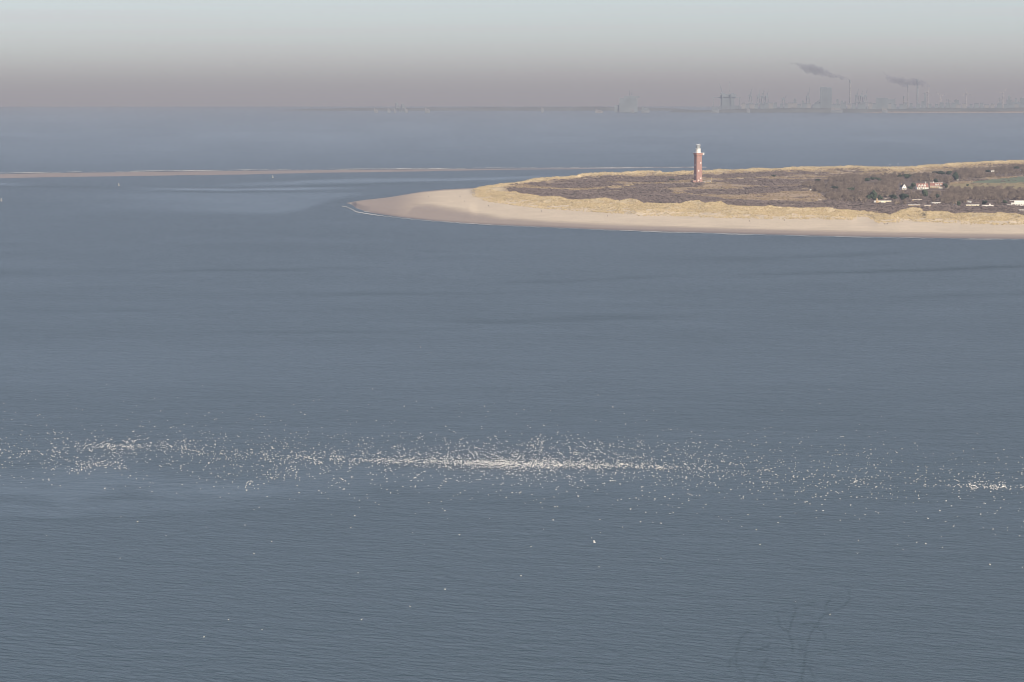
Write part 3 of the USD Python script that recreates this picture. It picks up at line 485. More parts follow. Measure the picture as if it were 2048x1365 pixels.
dr = obj('door', box(-.7, .7, -Wd / 2 - .72, -Wd / 2 - .58, -.3, 2.1), 'dark_tile', lh)
obj('lantern_base', trimesh.creation.cylinder(radius=3.45, height=5.6, sections=16).apply_translation([0, 0, HT + 2.8]), 'white_paint', lh)
obj('lantern_walkway', cat(trimesh.creation.cylinder(radius=3.9, height=.25, sections=16).apply_translation([0, 0, HT + 5.73]), *[rod((3.8 * math.cos(a), 3.8 * math.sin(a), HT + 5.8), (3.8 * math.cos(a), 3.8 * math.sin(a), HT + 6.9), .04) for a in np.arange(16) * math.pi / 8], trimesh.creation.annulus(3.74, 3.84, .08, sections=24).apply_translation([0, 0, HT + 6.9])), 'white_metal', lh)
lt = obj('lantern_room', cat(*[rod((2.55 * math.cos(a), 2.55 * math.sin(a), HT + 5.86), (2.75 * math.cos(a), 2.75 * math.sin(a), HT + 10.9), .11) for a in np.arange(10) * math.pi / 5], *[trimesh.creation.annulus(2.5, 2.75, .15, sections=20).apply_translation([0, 0, HT + z]) for z in (5.95, 8.4, 10.8)]), 'white_paint', lh)
obj('glazing', trimesh.Trimesh(*(lambda c: (c.vertices, c.faces[np.abs(c.face_normals[:, 2]) < .5]))(trimesh.creation.cylinder(radius=2.5, height=4.7, sections=20).apply_translation([0, 0, HT + 8.4])), process=False), 'lantern_glass', lt)
obj('lamp', cat(trimesh.creation.cylinder(radius=.8, height=2.0, sections=12).apply_translation([0, 0, HT + 8.4]), trimesh.creation.cylinder(radius=.35, height=2.0, sections=10).apply_translation([0, 0, HT + 6.8])), 'white_metal', lt)
rf = obj('lantern_roof', cat(trimesh.creation.cylinder(radius=3.5, height=.4, sections=20).apply_translation([0, 0, HT + 11.12]), trimesh.creation.cone(radius=3.3, height=.9, sections=20).apply_translation([0, 0, HT + 11.32])), 'white_metal', lh)
obj('aerial', rod((-2.8, 0, HT + 11.3), (-2.9, 0, HT + 13.4), .06), 'white_metal', rf); obj('aerial', rod((2.8, 0, HT + 11.3), (2.9, 0, HT + 13.4), .06), 'white_metal', rf)
for x in (5.55, 6.95): obj('antenna_panel', box(x - .34, x + .34, -4.4, -4.0, HT - 2.9, HT + .5), 'white_paint', lh)
obj('antenna_bracket', cat(box(4.6, 7.4, -4.0, -3.8, HT - 1.6, HT - 1.4), box(4.6, 7.4, -4.0, -3.8, HT - .5, HT - .3)), 'steel', lh)
obj('annex', cat(box(-9.5, -5.15, -4, 3.5, -1.5, 2.9)), 'brick', lh); obj('annex_roof', box(-9.8, -5.12, -4.3, 3.8, 2.9, 3.2), 'grey_felt', lh)
def simple_house(name, label, u, y, w, d, h, roof_h, wall, roof, rz=0.0, gable='x', group=None, category='house', extra=None):
    p = onland(u, y); p[2] -= .25; t = thing(name, label, category, p, rz, group)
    if roof_h > 0:
        hw, hd = w / 2, d / 2
        if gable == 'front':   # the gable faces the camera
            obj('wall', trimesh.Trimesh([(-hw, -hd, -1), (hw, -hd, -1), (hw, -hd, h), (0, -hd, h + roof_h - .1), (-hw, -hd, h), (-hw, hd, -1), (hw, hd, -1), (hw, hd, h), (0, hd, h + roof_h - .1), (-hw, hd, h)], [(0, 1, 2), (0, 2, 3), (0, 3, 4), (6, 5, 9), (6, 9, 8), (6, 8, 7), (5, 0, 4), (5, 4, 9), (1, 6, 7), (1, 7, 2)], process=False), wall, t)
            for s in (-1, 1):
                a = np.array([(s * (hw + .3), -hd - .3, h - .3), (0, -hd - .3, h + roof_h), (0, hd + .3, h + roof_h), (s * (hw + .3), hd + .3, h - .3)]); b = a + [0, 0, .25]
                obj('roof', trimesh.convex.convex_hull(np.vstack([a, b])), roof, t)
        else:
            obj('wall', cat(box(-hw, hw, -hd, hd, -1, h), trimesh.convex.convex_hull([(-hw, -hd, h), (-hw, hd, h), (hw, -hd, h), (hw, hd, h), (-hw, 0, h + roof_h - .15), (hw, 0, h + roof_h - .15)]).apply_translation([0, 0, .003])), wall, t)
            for s in (-1, 1):
                a = np.array([(-hw - .3, s * (hd + .4), h - .2), (hw + .3, s * (hd + .4), h - .2), (hw + .3, 0, h + roof_h), (-hw - .3, 0, h + roof_h)]); b = a + [0, 0, .25]
                obj('roof', trimesh.convex.convex_hull(np.vstack([a, b])), roof, t)
    else:
        obj('wall', box(-w / 2, w / 2, -d / 2, d / 2, -1, h), wall, t); obj('roof', box(-w / 2 - .4, w / 2 + .4, -d / 2 - .4, d / 2 + .4, h, h + .35), roof, t)
    return t
def put_window(t, x, y, z, w, h):
    f = obj('window', cat(box(x - w / 2 - .12, x + w / 2 + .12, y - .12, y - .02, z - h / 2 - .12, z - h / 2), box(x - w / 2 - .12, x + w / 2 + .12, y - .12, y - .02, z + h / 2, z + h / 2 + .12), box(x - w / 2 - .12, x - w / 2, y - .12, y - .02, z - h / 2, z + h / 2), box(x + w / 2, x + w / 2 + .12, y - .12, y - .02, z - h / 2, z + h / 2)), 'white_paint', t)
    obj('pane', box(x - w / 2, x + w / 2, y - .08, y - .03, z - h / 2, z + h / 2), 'glazing', f)
def dormer(t, x, d, z, w, h):
    g = obj('dormer', trimesh.convex.convex_hull([(x - w / 2, -d / 2 + .2, z), (x + w / 2, -d / 2 + .2, z), (x - w / 2, -d / 2 + .2, z + h * .55), (x + w / 2, -d / 2 + .2, z + h * .55), (x, -d / 2 + .2, z + h), (x - w / 2, -.4, z + h * .5), (x + w / 2, -.4, z + h * .5), (x, -.4, z + h), (x - w / 2, -.4, z), (x + w / 2, -.4, z)]), 'white_paint', t)
    obj('pane', box(x - w * .22, x + w * .22, -d / 2 + .10, -d / 2 + .18, z + .4, z + h * .55), 'glazing', g)
hm = mpp(pix(1845, 378, 4))
t = simple_house('house', 'white gabled house with dark roof, leftmost of the three houses among the trees', 1806, 379.5, 5.6, 9, 3.6, 4.2, 'white_paint', 'dark_tile', 18, 'front')
put_window(t, -1.2, -4.5, 1.6, 1.2, 1.3); put_window(t, 1.3, -4.5, 1.6, 1.2, 1.3); put_window(t, 0, -4.5, 4.6, 1.0, 1.2); obj('chimney', box(-1.6, -.9, 1, 1.8, 5.5, 8.6), 'tan_brick', t); obj('door', box(-.3, .5, -4.62, -4.52, -.5, 1.9), 'dark_tile', t)
t = simple_house('house', 'red roofed house with three white dormers and a chimney', 1844, 378.5, 15.5, 9, 2.9, 4.6, 'white_paint', 'red_tile', 8)
for x in (-4.6, -.6, 3.0): dormer(t, x, 9, 3.1, 2.6, 3.6)
for x in (-6, -3.2, -.4, 2.6, 5.8): put_window(t, x, -4.5, 1.4, 1.3, 1.3)
obj('chimney', box(4.6, 5.4, -.4, .4, 6.5, 9.8), 'white_paint', t); obj('door', box(-1.9, -1.1, -4.62, -4.52, -.8, 1.8), 'dark_tile', t)
t = simple_house('house', 'long red roofed house with white framed roof and dormers, right of the other red roof', 1872.5, 376.5, 16.5, 8.5, 3.2, 3.8, 'tan_brick', 'red_tile', -4)
for x in (-.6, 2.6, 6.0): dormer(t, x, 8.5, 3.2, 2.2, 3.3)
obj('barge_board', cat(box(-8.75, -8.55, -4.8, 4.8, 2.9, 3.4), box(-8.6, 8.6, -4.75, -4.62, 2.75, 3.1)), 'white_paint', t); obj('ridge_board', box(-8.6, 8.6, -.14, .14, 7.1, 7.4), 'white_paint', t)
for x in (-6, -3, 0, 3): put_window(t, x, -4.25, 1.5, 1.3, 1.3)
obj('porch', box(3.2, 8.0, -6.2, -4.3, -.8, .9), 'white_paint', t); obj('chimney', box(-4.3, -3.5, -.4, .4, 6.6, 9.0), 'white_paint', t)
t = simple_house('bungalow', 'long low cream bungalow with a tall tan chimney at the foot of the pines', 1767, 406.5, 17.5, 7, 2.9, 0, 'yellow_paint_pale', 'pale_roof', 3, category='bungalow')
for x in (-4.5, 3.6): put_window(t, x, -3.5, 1.3, 1.8, 1.3)
obj('garage_door', box(-3.0, .2, -3.64, -3.52, -.6, 2.2), 'white_paint', t)
obj('chimney', trimesh.convex.convex_hull([(-9.6, -3.9, -1), (-6.0, -3.9, -1), (-9.6, -2.4, -1), (-6.0, -2.4, -1), (-9.2, -3.9, 3.2), (-6.6, -3.9, 3.2), (-9.2, -2.4, 3.2), (-6.6, -2.4, 3.2), (-8.6, -3.8, 5.9), (-7.6, -3.8, 5.9), (-8.6, -2.6, 5.9), (-7.6, -2.6, 5.9)]), 'tan_brick', t)
obj('wing', box(-11.2, -9.7, -3.2, 2, -1, 3.0), 'white_paint', t)
# chalets, cabins and caravans
for (nm, lb, u, y, w, d, h, wl, rf_, rz) in [
    ('chalet', 'long white flat roof just above the front scrub, nearest the dune crest', 1828, 413.5, 13, 5, 2.0, 'tan_brick', 'white_paint', 2), ('chalet', 'short white roof to the right of the long flat roof by the dune crest', 1855, 413.8, 7, 4, 1.8, 'tan_brick', 'white_paint', -3),
    ('cabin', 'grey cabin with slanting pale roof below the small dark evergreen', 1871, 408.5, 10.5, 5, 2.3, 'pale_roof', 'grey_felt', 12), ('cabin', 'long pale flat roof among brown trees right of the dark evergreens', 1834, 402.0, 11, 5, 1.9, 'tan_brick', 'pale_roof', 0),
    ('chalet', 'cream chalet under a long straight white roof, left of a pair', 1945, 413.5, 14.5, 5.5, 2.3, 'yellow_paint_pale', 'white_paint', 0), ('chalet', 'white chalet with a white chimney box, right of a pair', 1975, 414.5, 12.5, 5, 2.2, 'white_paint', 'pale_roof', 4),
    ('caravan', 'small white caravan on the left above the straight roofed chalet', 1934.5, 405.5, 2.6, 2.2, 2.1, 'white_paint', 'white_paint', 20), ('caravan', 'small bluish white caravan on the right above the straight roofed chalet', 1940, 405.6, 2.8, 2.1, 1.8, 'white_metal', 'white_paint', -15), ('caravan', 'lone white caravan beside a dark evergreen', 1907.5, 409.8, 2.4, 2.4, 2.2, 'white_paint', 'pale_roof', 0),
    ('house', 'large white flat roofed house in steps at the right edge', 2038, 411.5, 18, 8, 3.4, 'white_paint', 'pale_roof', -3), ('cabin', 'thin pale roof below the large white house at the right edge', 2044, 423.0, 7, 4, 1.8, 'grey_felt', 'pale_roof', 10),
    ('cabin', 'small white cabin in the scrub beyond the green field', 1985.5, 344, 5, 4, 2.0, 'white_paint', 'pale_roof', 0), ('cabin', 'white roofed cabin at the far right edge beyond the green field', 2045, 343, 6, 4, 1.8, 'grey_felt', 'white_paint', 12), ('cabin', 'red roofed cabin left of the scrub beyond the field', 1931, 348, 6, 4, 1.6, 'tan_brick', 'red_tile', 0),
    ('cabin', 'tiny white hut below the tallest evergreen', 1915, 362.5, 1.9, 1.9, 2.0, 'white_paint', 'pale_roof', 0), ('cabin', 'left white hut of three where the track meets the woodland', 1621, 381.5, 1.6, 1.6, 1.8, 'white_paint', 'pale_roof', 0), ('cabin', 'middle white hut of three where the track meets the woodland', 1635.5, 382.5, 2.4, 2, 2.6, 'white_paint', 'pale_roof', 0), ('cabin', 'right white hut of three where the track meets the woodland', 1642, 381.5, 1.8, 1.8, 1.9, 'white_paint', 'pale_roof', 0),
    ('cottage', 'small white walled cottage right of the lighthouse foot', 1418.5, 364.5, 5, 4, 1.9, 'white_paint', 'grey_felt', 0), ('shed', 'low brick shed between lighthouse and white cottage', 1409, 366.5, 4, 3, 1.6, 'tan_brick', 'pale_roof', 0)]:
    t = simple_house(nm, lb, u, y, w, d, h, 0, wl, rf_, rz, category=nm)
    n = max(1, int(w / 3.5))
    for i in range(n): put_window(t, (i + .5 - n / 2) * w / n * .8, -d / 2, h * .5, min(1.4, w * .3), min(.9, h * .4))
    if 'chimney box' in lb: obj('chimney', box(1.8, 3.4, -1, .6, h + .35, h + 1.7), 'white_paint', t)
    if 'steps' in lb:
        obj('upper_storey', box(-5.5, 9, -3, 3.6, h + .353, h + 2.6), 'white_paint', t); obj('upper_roof', box(-11, 9.4, -3.6, 4, h + 2.6, h + 2.95), 'pale_roof', t); obj('terrace', box(-14, -9.45, -3.4, 2, 1.2, 1.5), 'white_paint', t)
p = onland(1423.2, 367.5); t = thing('flagpole', 'slender pale mast right of the white cottage by the lighthouse', 'mast', p); obj('pole', rod((0, 0, -1), (0, 0, 8.2), .28, .16), 'yellow_paint', t); obj('cap', trimesh.creation.icosphere(1, .3).apply_translation([0, 0, 8.3]), 'white_paint', t); obj('stay', cat(rod((0, 0, 5), (-2.5, 0, 0), .05), rod((0, 0, 5), (1.5, 2, 0), .05)), 'steel', t)
t = thing('fence', 'low pale fence running from the cottage to the mast', 'fence', onland(1414, 367))
for i in range(6): obj('post', rod((i * 1.3 - 2, 0, -.5), (i * 1.3 - 2, 0, 1.3), .09, n=6), 'yellow_paint', t)
for z in (.5, 1.1): obj('rail', box(-2, 4.6, -.05, .05, z, z + .12), 'yellow_paint', t)
for k, (u, y, lb) in enumerate([(1780, 333.5, 'left pale post of three on the far dune crest'), (1796, 333.2, 'middle pale post of three on the far dune crest'), (1809, 333.4, 'short right post of three on the far dune crest')]):
    t = thing('marker_post', lb, 'post', onland(u, y)); H = (4.2, 4.4, 2.6)[k]; obj('pole', rod((0, 0, -1.5), (0, 0, H), .24, .18), 'white_paint', t); obj('topmark', trimesh.creation.box([.9, .3, .7]).apply_translation([0, 0, H]), 'white_paint', t)

# ------------------------------------------------------------------ people on the beach
def hull_chain(joints, bones, edge=.045):
    ms = []
    for a, b in bones:
        ss = []
        for j in (a, b): ss.append(manifold3d.Manifold.sphere(joints[j][1], 14).translate(list(map(float, joints[j][0]))))
        ms.append(manifold3d.Manifold.batch_hull(ss))
    m = manifold3d.Manifold.batch_boolean(ms, manifold3d.OpType.Add); k = m.to_mesh()
    return trimesh.Trimesh(k.vert_properties[:, :3], k.tri_verts)
def make_person(label, loc, rz, top, step=.28, group=None):
    t = thing('person', label, 'person', loc, rz, group)
    J = {'pel': ((0, 0, .95), .135), 'chest': ((0, .01, 1.32), .15), 'neck': ((0, 0, 1.50), .055), 'head': ((0, .02, 1.64), .095), 'chin': ((0, .06, 1.58), .06), 'nose': ((0, .12, 1.62), .016),
         'sl': ((-.19, 0, 1.42), .065), 'sr': ((.19, 0, 1.42), .065), 'el': ((-.25, -.08, 1.14), .045), 'er': ((.25, .08, 1.14), .045), 'wl': ((-.24, .02, .90), .032), 'wr': ((.24, .20, .92), .032), 'hl': ((-.24, .05, .82), .034), 'hr': ((.24, .24, .85), .034),
         'pl': ((-.09, 0, .92), .095), 'pr': ((.09, 0, .92), .095), 'kl': ((-.10, step * .5 + .03, .50), .06), 'kr': ((.10, -step * .3 + .05, .50), .06), 'al': ((-.10, step, .09), .042), 'ar': ((.10, -step, .12), .042), 'tl': ((-.10, step + .16, .04), .035), 'tr': ((.10, -step + .14, .04), .035)}
    for s, x in (('l', -1), ('r', 1)):
        h = np.array(J['h' + s][0])
        for i in range(4): J[f'f{s}{i}'] = (tuple(h + np.array([x * .005, .03 - .02 * i, -.07 + .008 * abs(i - 1)])), .010)
        J[f'th{s}'] = (tuple(h + np.array([-x * .01, .05, -.03])), .011)
    B = [('pel', 'chest'), ('chest', 'neck'), ('neck', 'head'), ('head', 'chin'), ('head', 'nose'), ('chest', 'sl'), ('chest', 'sr'), ('sl', 'el'), ('sr', 'er'), ('el', 'wl'), ('er', 'wr'), ('wl', 'hl'), ('wr', 'hr'), ('pel', 'pl'), ('pel', 'pr'), ('pl', 'kl'), ('pr', 'kr'), ('kl', 'al'), ('kr', 'ar'), ('al', 'tl'), ('ar', 'tr')]
    B += [('h' + s, f'f{s}{i}') for s in 'lr' for i in range(4)] + [('h' + s, 'th' + s) for s in 'lr']
    obj('body', hull_chain(J, B), 'skin', t, True)
    grow = lambda ks, r: {k: (J[k][0], J[k][1] + r) for k in ks}
    obj('jacket', hull_chain(grow(['pel', 'chest', 'sl', 'sr', 'el', 'er', 'wl', 'wr'], .03), [('pel', 'chest'), ('chest', 'sl'), ('chest', 'sr'), ('sl', 'el'), ('sr', 'er'), ('el', 'wl'), ('er', 'wr')]), top, t, True)
    obj('trousers', hull_chain(grow(['pl', 'pr', 'kl', 'kr', 'al', 'ar'], .025), [('pl', 'kl'), ('pr', 'kr'), ('kl', 'al'), ('kr', 'ar'), ('pl', 'pr')]), 'dark_cloth', t, True)
    obj('hair', manifold3d_hair(), 'dark_cloth', t, True)
def manifold3d_hair():
    m = trimesh.creation.icosphere(2, .105); m.apply_translation([0, -.005, 1.665]); keep = (m.triangles_center[:, 1] < .05) | (m.triangles_center[:, 2] > 1.70)
    return trimesh.Trimesh(m.vertices, m.faces[keep], process=False)
for k, (u, y, c, lb) in enumerate([(1769.5, 449.5, 'dark_cloth', 'left walker of the group on the sand below the gap in the dunes'), (1772.2, 449.8, 'blue_cloth', 'middle walker of the group on the sand below the gap in the dunes'), (1775, 449.2, 'dark_cloth', 'right walker of the group on the sand below the gap in the dunes'),
    (1499, 443.8, 'dark_cloth', 'lone walker in dark clothes on the sand below the dunes right of the lighthouse'), (1568.6, 442.5, 'blue_cloth', 'lone walker near the dune foot between lighthouse and dune gap'), (1082.6, 424, 'dark_cloth', 'lone walker on the sand below the left dunes'), (1215, 433.5, 'red_cloth', 'lone walker on the beach left of the lighthouse'),
    (857, 395, 'dark_cloth', 'lone walker far out on the sand spit'), (920, 394.5, 'dark_cloth', 'walker on the sand just left of the first dunes'), (929, 404, 'blue_cloth', 'walker on the sand below the left tip of the dunes'), (977, 413.5, 'dark_cloth', 'walker on the wide sand under the leftmost dunes')]):
    make_person(lb, onland(u, y), 40 + 67 * k, c)

# ------------------------------------------------------------------ the harbour on the far shore
DF = 25000.0
def far(u, d=DF): x = (u - 1024) / F * d / math.hypot(1, CP * 0); p = np.array([(u - 1024) / F * d * CP, d, 0.0]); p[2] = sea(p[0], p[1]); return p
FM = math.hypot(DF, 0) / F
YB = float(proj(far(1600))[1])          # row of sea level there
def alt_of(y, d=DF): return (YB - y) * FM
def shore_strip(name, pts, d0, depth, mat, label, kind='structure'):
    """A low strip of land along the far shore: (u, height in metres) along its front."""
    uu = np.arange(pts[0][0], pts[-1][0] + 1, 8.0); h = np.interp(uu, [p[0] for p in pts], [p[1] for p in pts]); h = h * (.8 + .4 * meshkit.fbm(np.stack([uu / 30, uu * 0 + d0, uu * 0], -1), 4, 5))
    prof = [(0, -1.0), (30, .25), (60, .45), (160, 1.0), (depth * .6, 1.0), (depth, .5), (depth + 40, -1.0)]
    P = []
    for dd, k in prof:
        q = np.array([far(u, d0 + dd) for u in uu]); q[:, 2] += np.where(k < 0, -2.0, h * k); P.append(q)
    return tag(obj(name, (np.array(P).reshape(-1, 3), grid_faces(len(prof), len(uu))[:, ::-1]), mat, None, True), label, None, None, kind)
plain('far_land', (0.13, 0.15, 0.15), var=0.25, scale=0.01); plain('far_beach', (0.40, 0.33, 0.27), var=0.1, scale=0.01)
shore_strip('far_land', [(1340, 0), (1350, 9), (1420, 12), (1500, 20), (1600, 24), (1700, 20), (1760, 18), (1850, 22), (2050, 26), (2800, 26)], DF, 1500, 'far_land', 'low hazy harbour land on the far shore at the right')
shore_strip('far_beach', [(1720, 0), (1760, 5), (1850, 6), (2060, 6.5), (2800, 6)], DF - 150, 200, 'far_beach', 'pale strip of beach below the harbour land')
shore_strip('distant_coast', [(560, 0), (600, 7), (700, 15), (900, 17), (1100, 20), (1240, 22), (1345, 13), (1380, 6)], DF + 2600, 900, 'far_land', 'thin hazy coast line along the horizon')
def fthing(name, label, cat_, u, rz=0.0, group=None, d=DF + 320): p = far(u, d); return thing(name, label, cat_, p, rz - math.degrees(math.atan2(p[0], p[1])), group)
px_m = (DF + 320) / F
def chimney(u, ytop, wpx, label, cap=True, mat='concrete'):
    t = fthing('chimney', label, 'chimney', u); H = alt_of(ytop) ; r = wpx * px_m / 2
    obj('shaft', rod((0, 0, 0), (0, 0, H - 14), r * 1.25, r * .85, 14), mat, t); obj('crown', cat(rod((0, 0, H - 14), (0, 0, H), r * 1.12, r * 1.12, 14), rod((0, 0, H), (0, 0, H + 1), r * 1.3, r * 1.3, 14)), 'steel', t)
    for z in (.45, .75): obj('platform', trimesh.creation.annulus(r * .7, r * 1.6, 1.2, sections=14).apply_translation([0, 0, H * z]), 'steel', t)
    return t
chimney(1700.5, 161, 3.2, 'tall slim chimney whose smoke drifts left, beside the square power station block')
chimney(1815.5, 170, 2.2, 'thinner shorter chimney under the right hand smoke plume')
chimney(1835, 158, 3.0, 'tall dark chimney standing in front of the right hand smoke plume', mat='steel')
chimney(1808, 193, 3.2, 'stubby hazy tower between the flat building and the chimneys')
t = fthing('power_station', 'hazy square power station block rising high above the shore', 'power station', 1652)
w = 24 * px_m; H = alt_of(175.6)
obj('boiler_house', box(-w / 2, w / 2, -25, 25, 0, H), 'dark_shed', t); obj('roof_plant', cat(box(-w * .44, w * .1, -15, 15, H, H + 4), box(w * .2, w * .42, -10, 10, H, H + 2.5)), 'steel', t)
for i in range(6): obj('pilaster', box(-w / 2 + (i + .5) * w / 6 - 1.2, -w / 2 + (i + .5) * w / 6 + 1.2, -26.2, -25.01, 0, H - 3), 'steel', t)
obj('annex', cat(box(-w * .85, -w / 2 - .01, -20, 20, 0, H * .42), box(w / 2 + .01, w * 1.1, -20, 20, 0, H * .22)), 'dark_shed', t); obj('conveyor', rod((-w * .5, -28, H * .5), (-w * 1.6, -28, 14), 3, 3, 4), 'steel', t)
def crane(u, ytop, ydeck, label, boom=78, s=1.0, group=None):
    """A harbour crane with its boom raised."""
    t = fthing('harbour_crane', label, 'crane', u, 8 * math.sin(u), group); zt, zd = alt_of(ytop), alt_of(ydeck); a = 14 * s; h = zd + (zt - zd) * .28
    for x in (-a, a):
        for y in (-12, 12): obj('leg', rod((x, y, 0), (x * .45, y, h), 2.2 * s, 1.7 * s, 6), 'steel', t)
    obj('portal', cat(box(-a * .9, a * .9, -13.5, 13.5, zd * .75, zd * .75 + 4), box(-a * .6, a * .6, -13, 13, h - 3, h + 3)), 'steel', t)
    obj('mast', cat(rod((-4, 0, h), (0, 0, h + (zt - h) * .55), 1.6, 1.2, 6), rod((6, 0, h), (0, 0, h + (zt - h) * .55), 1.4, 1.0, 6)), 'steel', t)
    b = math.radians(boom); L = (zt - h) / math.sin(b); obj('boom', cat(rod((2, 0, h), (2 + L * math.cos(b), 0, h + L * math.sin(b)), 2.0, 1.2, 6)), 'steel', t)
    obj('machine_house', box(-10, 4, -7, 7, h + 3.01, h + 9), 'dark_shed', t)
for u, yt, yd, lb in [(1501, 174, 202, 'slender harbour crane with upright boom, alone right of the big block with the slanting boom'), (1517, 177, 203, 'first of three crowded cranes with upright booms'), (1525.5, 178, 203, 'second of three crowded cranes with upright booms'), (1534, 178, 202, 'third of three crowded cranes with upright booms'),
                      (1567, 190, 205, 'short squat crane between the crowded cranes and the power station'), (1616, 176, 203, 'slender crane with upright boom just left of the power station'), (1714, 178, 200, 'left crane of the group right of the tall smoking chimney'), (1723.5, 178, 200, 'middle crane of the group right of the tall smoking chimney'), (1731.5, 178, 200, 'right crane of the group right of the tall smoking chimney')]:
    crane(u, yt, yd, lb, 82 if u != 1567 else 60, .9)
t = fthing('offshore_platform', 'hazy block with slanting boom and tall mast at the left end of the harbour', 'platform', 1458); q = px_m
def bx(x0, x1, ytop, ybot, dep=20, y0=0): return box((x0 - 1458) * q, (x1 - 1458) * q, y0 - dep, y0 + dep, alt_of(ybot), alt_of(ytop))
obj('hull', bx(1438, 1480, 212, YB, 25), 'hull', t); obj('deck_block', bx(1441, 1469, 196.6, 212, 22), 'dark_shed', t); obj('upper_block', bx(1441, 1472, 189, 195, 16), 'steel', t); obj('tower', bx(1441, 1450, 186.5, 188.98, 12), 'dark_shed', t)
obj('beam', bx(1424, 1482, 195.01, 196.59, 6), 'steel', t)
for x in (1427, 1445, 1462, 1479): obj('column', bx(x - .7, x + .7, 196.6 if x in (1427, 1479) else 188.5, YB, 3, -24), 'steel', t)
obj('boom', rod(((1446 - 1458) * q, -8, alt_of(189)), ((1439 - 1458) * q, -8, alt_of(168)), 3.0, 1.4, 6), 'steel', t); obj('mast', rod((2, 0, alt_of(189)), (2, 0, alt_of(164)), 2.4, 1.2, 6), 'steel', t); obj('crane_house', bx(1462, 1468, 186.9, 188.98, 8), 'steel', t)
t = fthing('offshore_platform', 'hazy stepped block with two thin masts standing alone near the middle of the horizon', 'platform', 1258)
def by(x0, x1, ytop, ybot, dep=20): return box((x0 - 1258) * q, (x1 - 1258) * q, -dep, dep, alt_of(ybot), alt_of(ytop))
obj('base', by(1238, 1275, 207, YB + .3, 25), 'dark_shed', t); obj('block', by(1239, 1272, 197, 206.98, 20), 'dark_shed', t); obj('upper_block', by(1248, 1279, 192.5, 196.98, 14), 'steel', t); obj('low_deck', by(1229, 1237.95, 211, YB + .3, 18), 'steel', t); obj('side_block', by(1272.02, 1275, 198, 206.98, 12), 'steel', t)
for x in (1259, 1264): obj('mast', rod(((x - 1258) * q, 0, alt_of(192.5)), ((x - 1258) * q, 0, alt_of(181)), 1.6, .9, 6), 'steel', t)
def turbine(u, yhub, ybase, label, ang):
    t = fthing('wind_turbine', label, 'wind turbine', u); H = alt_of(yhub); z0 = alt_of(ybase) if ybase < YB else 0
    obj('tower', rod((0, 0, 0), (0, 0, H), 3.4, 2.0, 12), 'turbine_grey', t); obj('nacelle', box(-2.4, 2.4, -7, 6, H, H + 4.5), 'turbine_grey', t)
    r = obj('hub', trimesh.creation.icosphere(2, 2.4).apply_translation([0, -8.2, H + 2.2]), 'turbine_grey', t)
    for k in range(3):
        a = math.radians(ang + 120 * k); obj('blade', trimesh.convex.convex_hull([(math.cos(a) * d - math.sin(a) * c, -8.2 + th, H + 2.2 + math.sin(a) * d + math.cos(a) * c) for d, cs in ((1.5, 1.2), (8, 2.0), (38, .5)) for c in (-cs, cs) for th in (-.35, .35)]), 'turbine_grey', r)
turbine(1856, 186, 212, 'white wind turbine beside the tall dark chimney', 75); turbine(1881.8, 193, 214, 'white wind turbine right of the chimneys, shorter than its neighbours', 20); turbine(1932.5, 187, 215, 'white wind turbine midway between the chimneys and the right edge', 95); turbine(2006, 187, 214, 'white wind turbine nearest the right edge', 50)
def fblock(name, lb, c, parts, mats=('dark_shed',), group=None):
    u0 = parts[0][0] * .5 + parts[0][1] * .5; t = fthing(name, lb, c, u0, 0, group)
    for i, (x0, x1, yt, nm) in enumerate(parts): obj(nm, box((x0 - u0) * q, (x1 - u0) * q, -18 + i, 18 - i, 0, alt_of(yt)), mats[i % len(mats)], t)
    return t
fblock('shed', 'flat topped dark hall with a lower wing on its right, between cranes and chimneys', 'hall', [(1752, 1776, 196.3, 'hall'), (1776.05, 1791, 199.5, 'wing'), (1789, 1791.02, 197.5, 'stair_tower')], ('dark_shed', 'steel'))
fblock('tank', 'pale squarish block right of the second wind turbine', 'tank', [(1909, 1918, 200.5, 'block'), (1911, 1914, 198.8, 'top')], ('dark_shed', 'concrete'))
fblock('process_tower', 'hazy narrow tower just left of the wind turbine by the chimneys', 'tower', [(1848.5, 1852.5, 188, 'tower'), (1843, 1848.45, 203, 'low_block'), (1849.5, 1851.5, 185.5, 'head')], ('steel', 'dark_shed'))
fblock('plant', 'cluster of hazy plant blocks at the right edge of the far shore', 'plant', [(2013, 2024, 200, 'block'), (2016, 2021, 191, 'tower'), (2024.05, 2040, 204, 'hall'), (2030, 2034, 197, 'tower'), (2040.05, 2062, 196, 'block')], ('dark_shed', 'steel'))
fblock('plant', 'low hazy plant with two thin towers left of the turbine nearest the right edge', 'plant', [(1996, 2004, 206, 'block'), (1998, 1999.5, 195, 'tower'), (2001.5, 2003, 198, 'tower')], ('dark_shed', 'steel'))
fblock('lattice_frame', 'low lattice of thin posts left of the pale squarish block', 'frame', [(1893, 1901, 209, 'base'), (1893.5, 1894.6, 199, 'post'), (1896.5, 1897.6, 198, 'post'), (1899.5, 1900.6, 200, 'post')], ('dark_shed', 'steel'))
for u, yt in ((1590, 199), (1606, 203), (1675, 200), (1684, 203), (1690, 205)):
    fblock('silo', None, None, [(u - 2.5, u + 2.5, yt, 'body'), (u - 1.2, u + 1.2, yt - 1.5, 'head')], ('steel', 'dark_shed'))
g = np.random.default_rng(77); silos = [stage.GetPrimAtPath('/World/silo' + ('' if k == 0 else f'_{k:03d}')) for k in range(5)]
for o, lb in zip(silos, ['tallest hazy silo left of the power station', 'low hazy silo next left of the power station', 'hazy silo just right of the power station', 'middle silo between power station and tall chimney', 'lowest silo left of the tall smoking chimney']): tag(o, lb, 'silo')
GS = 'hazy low sheds along the far harbour shore'
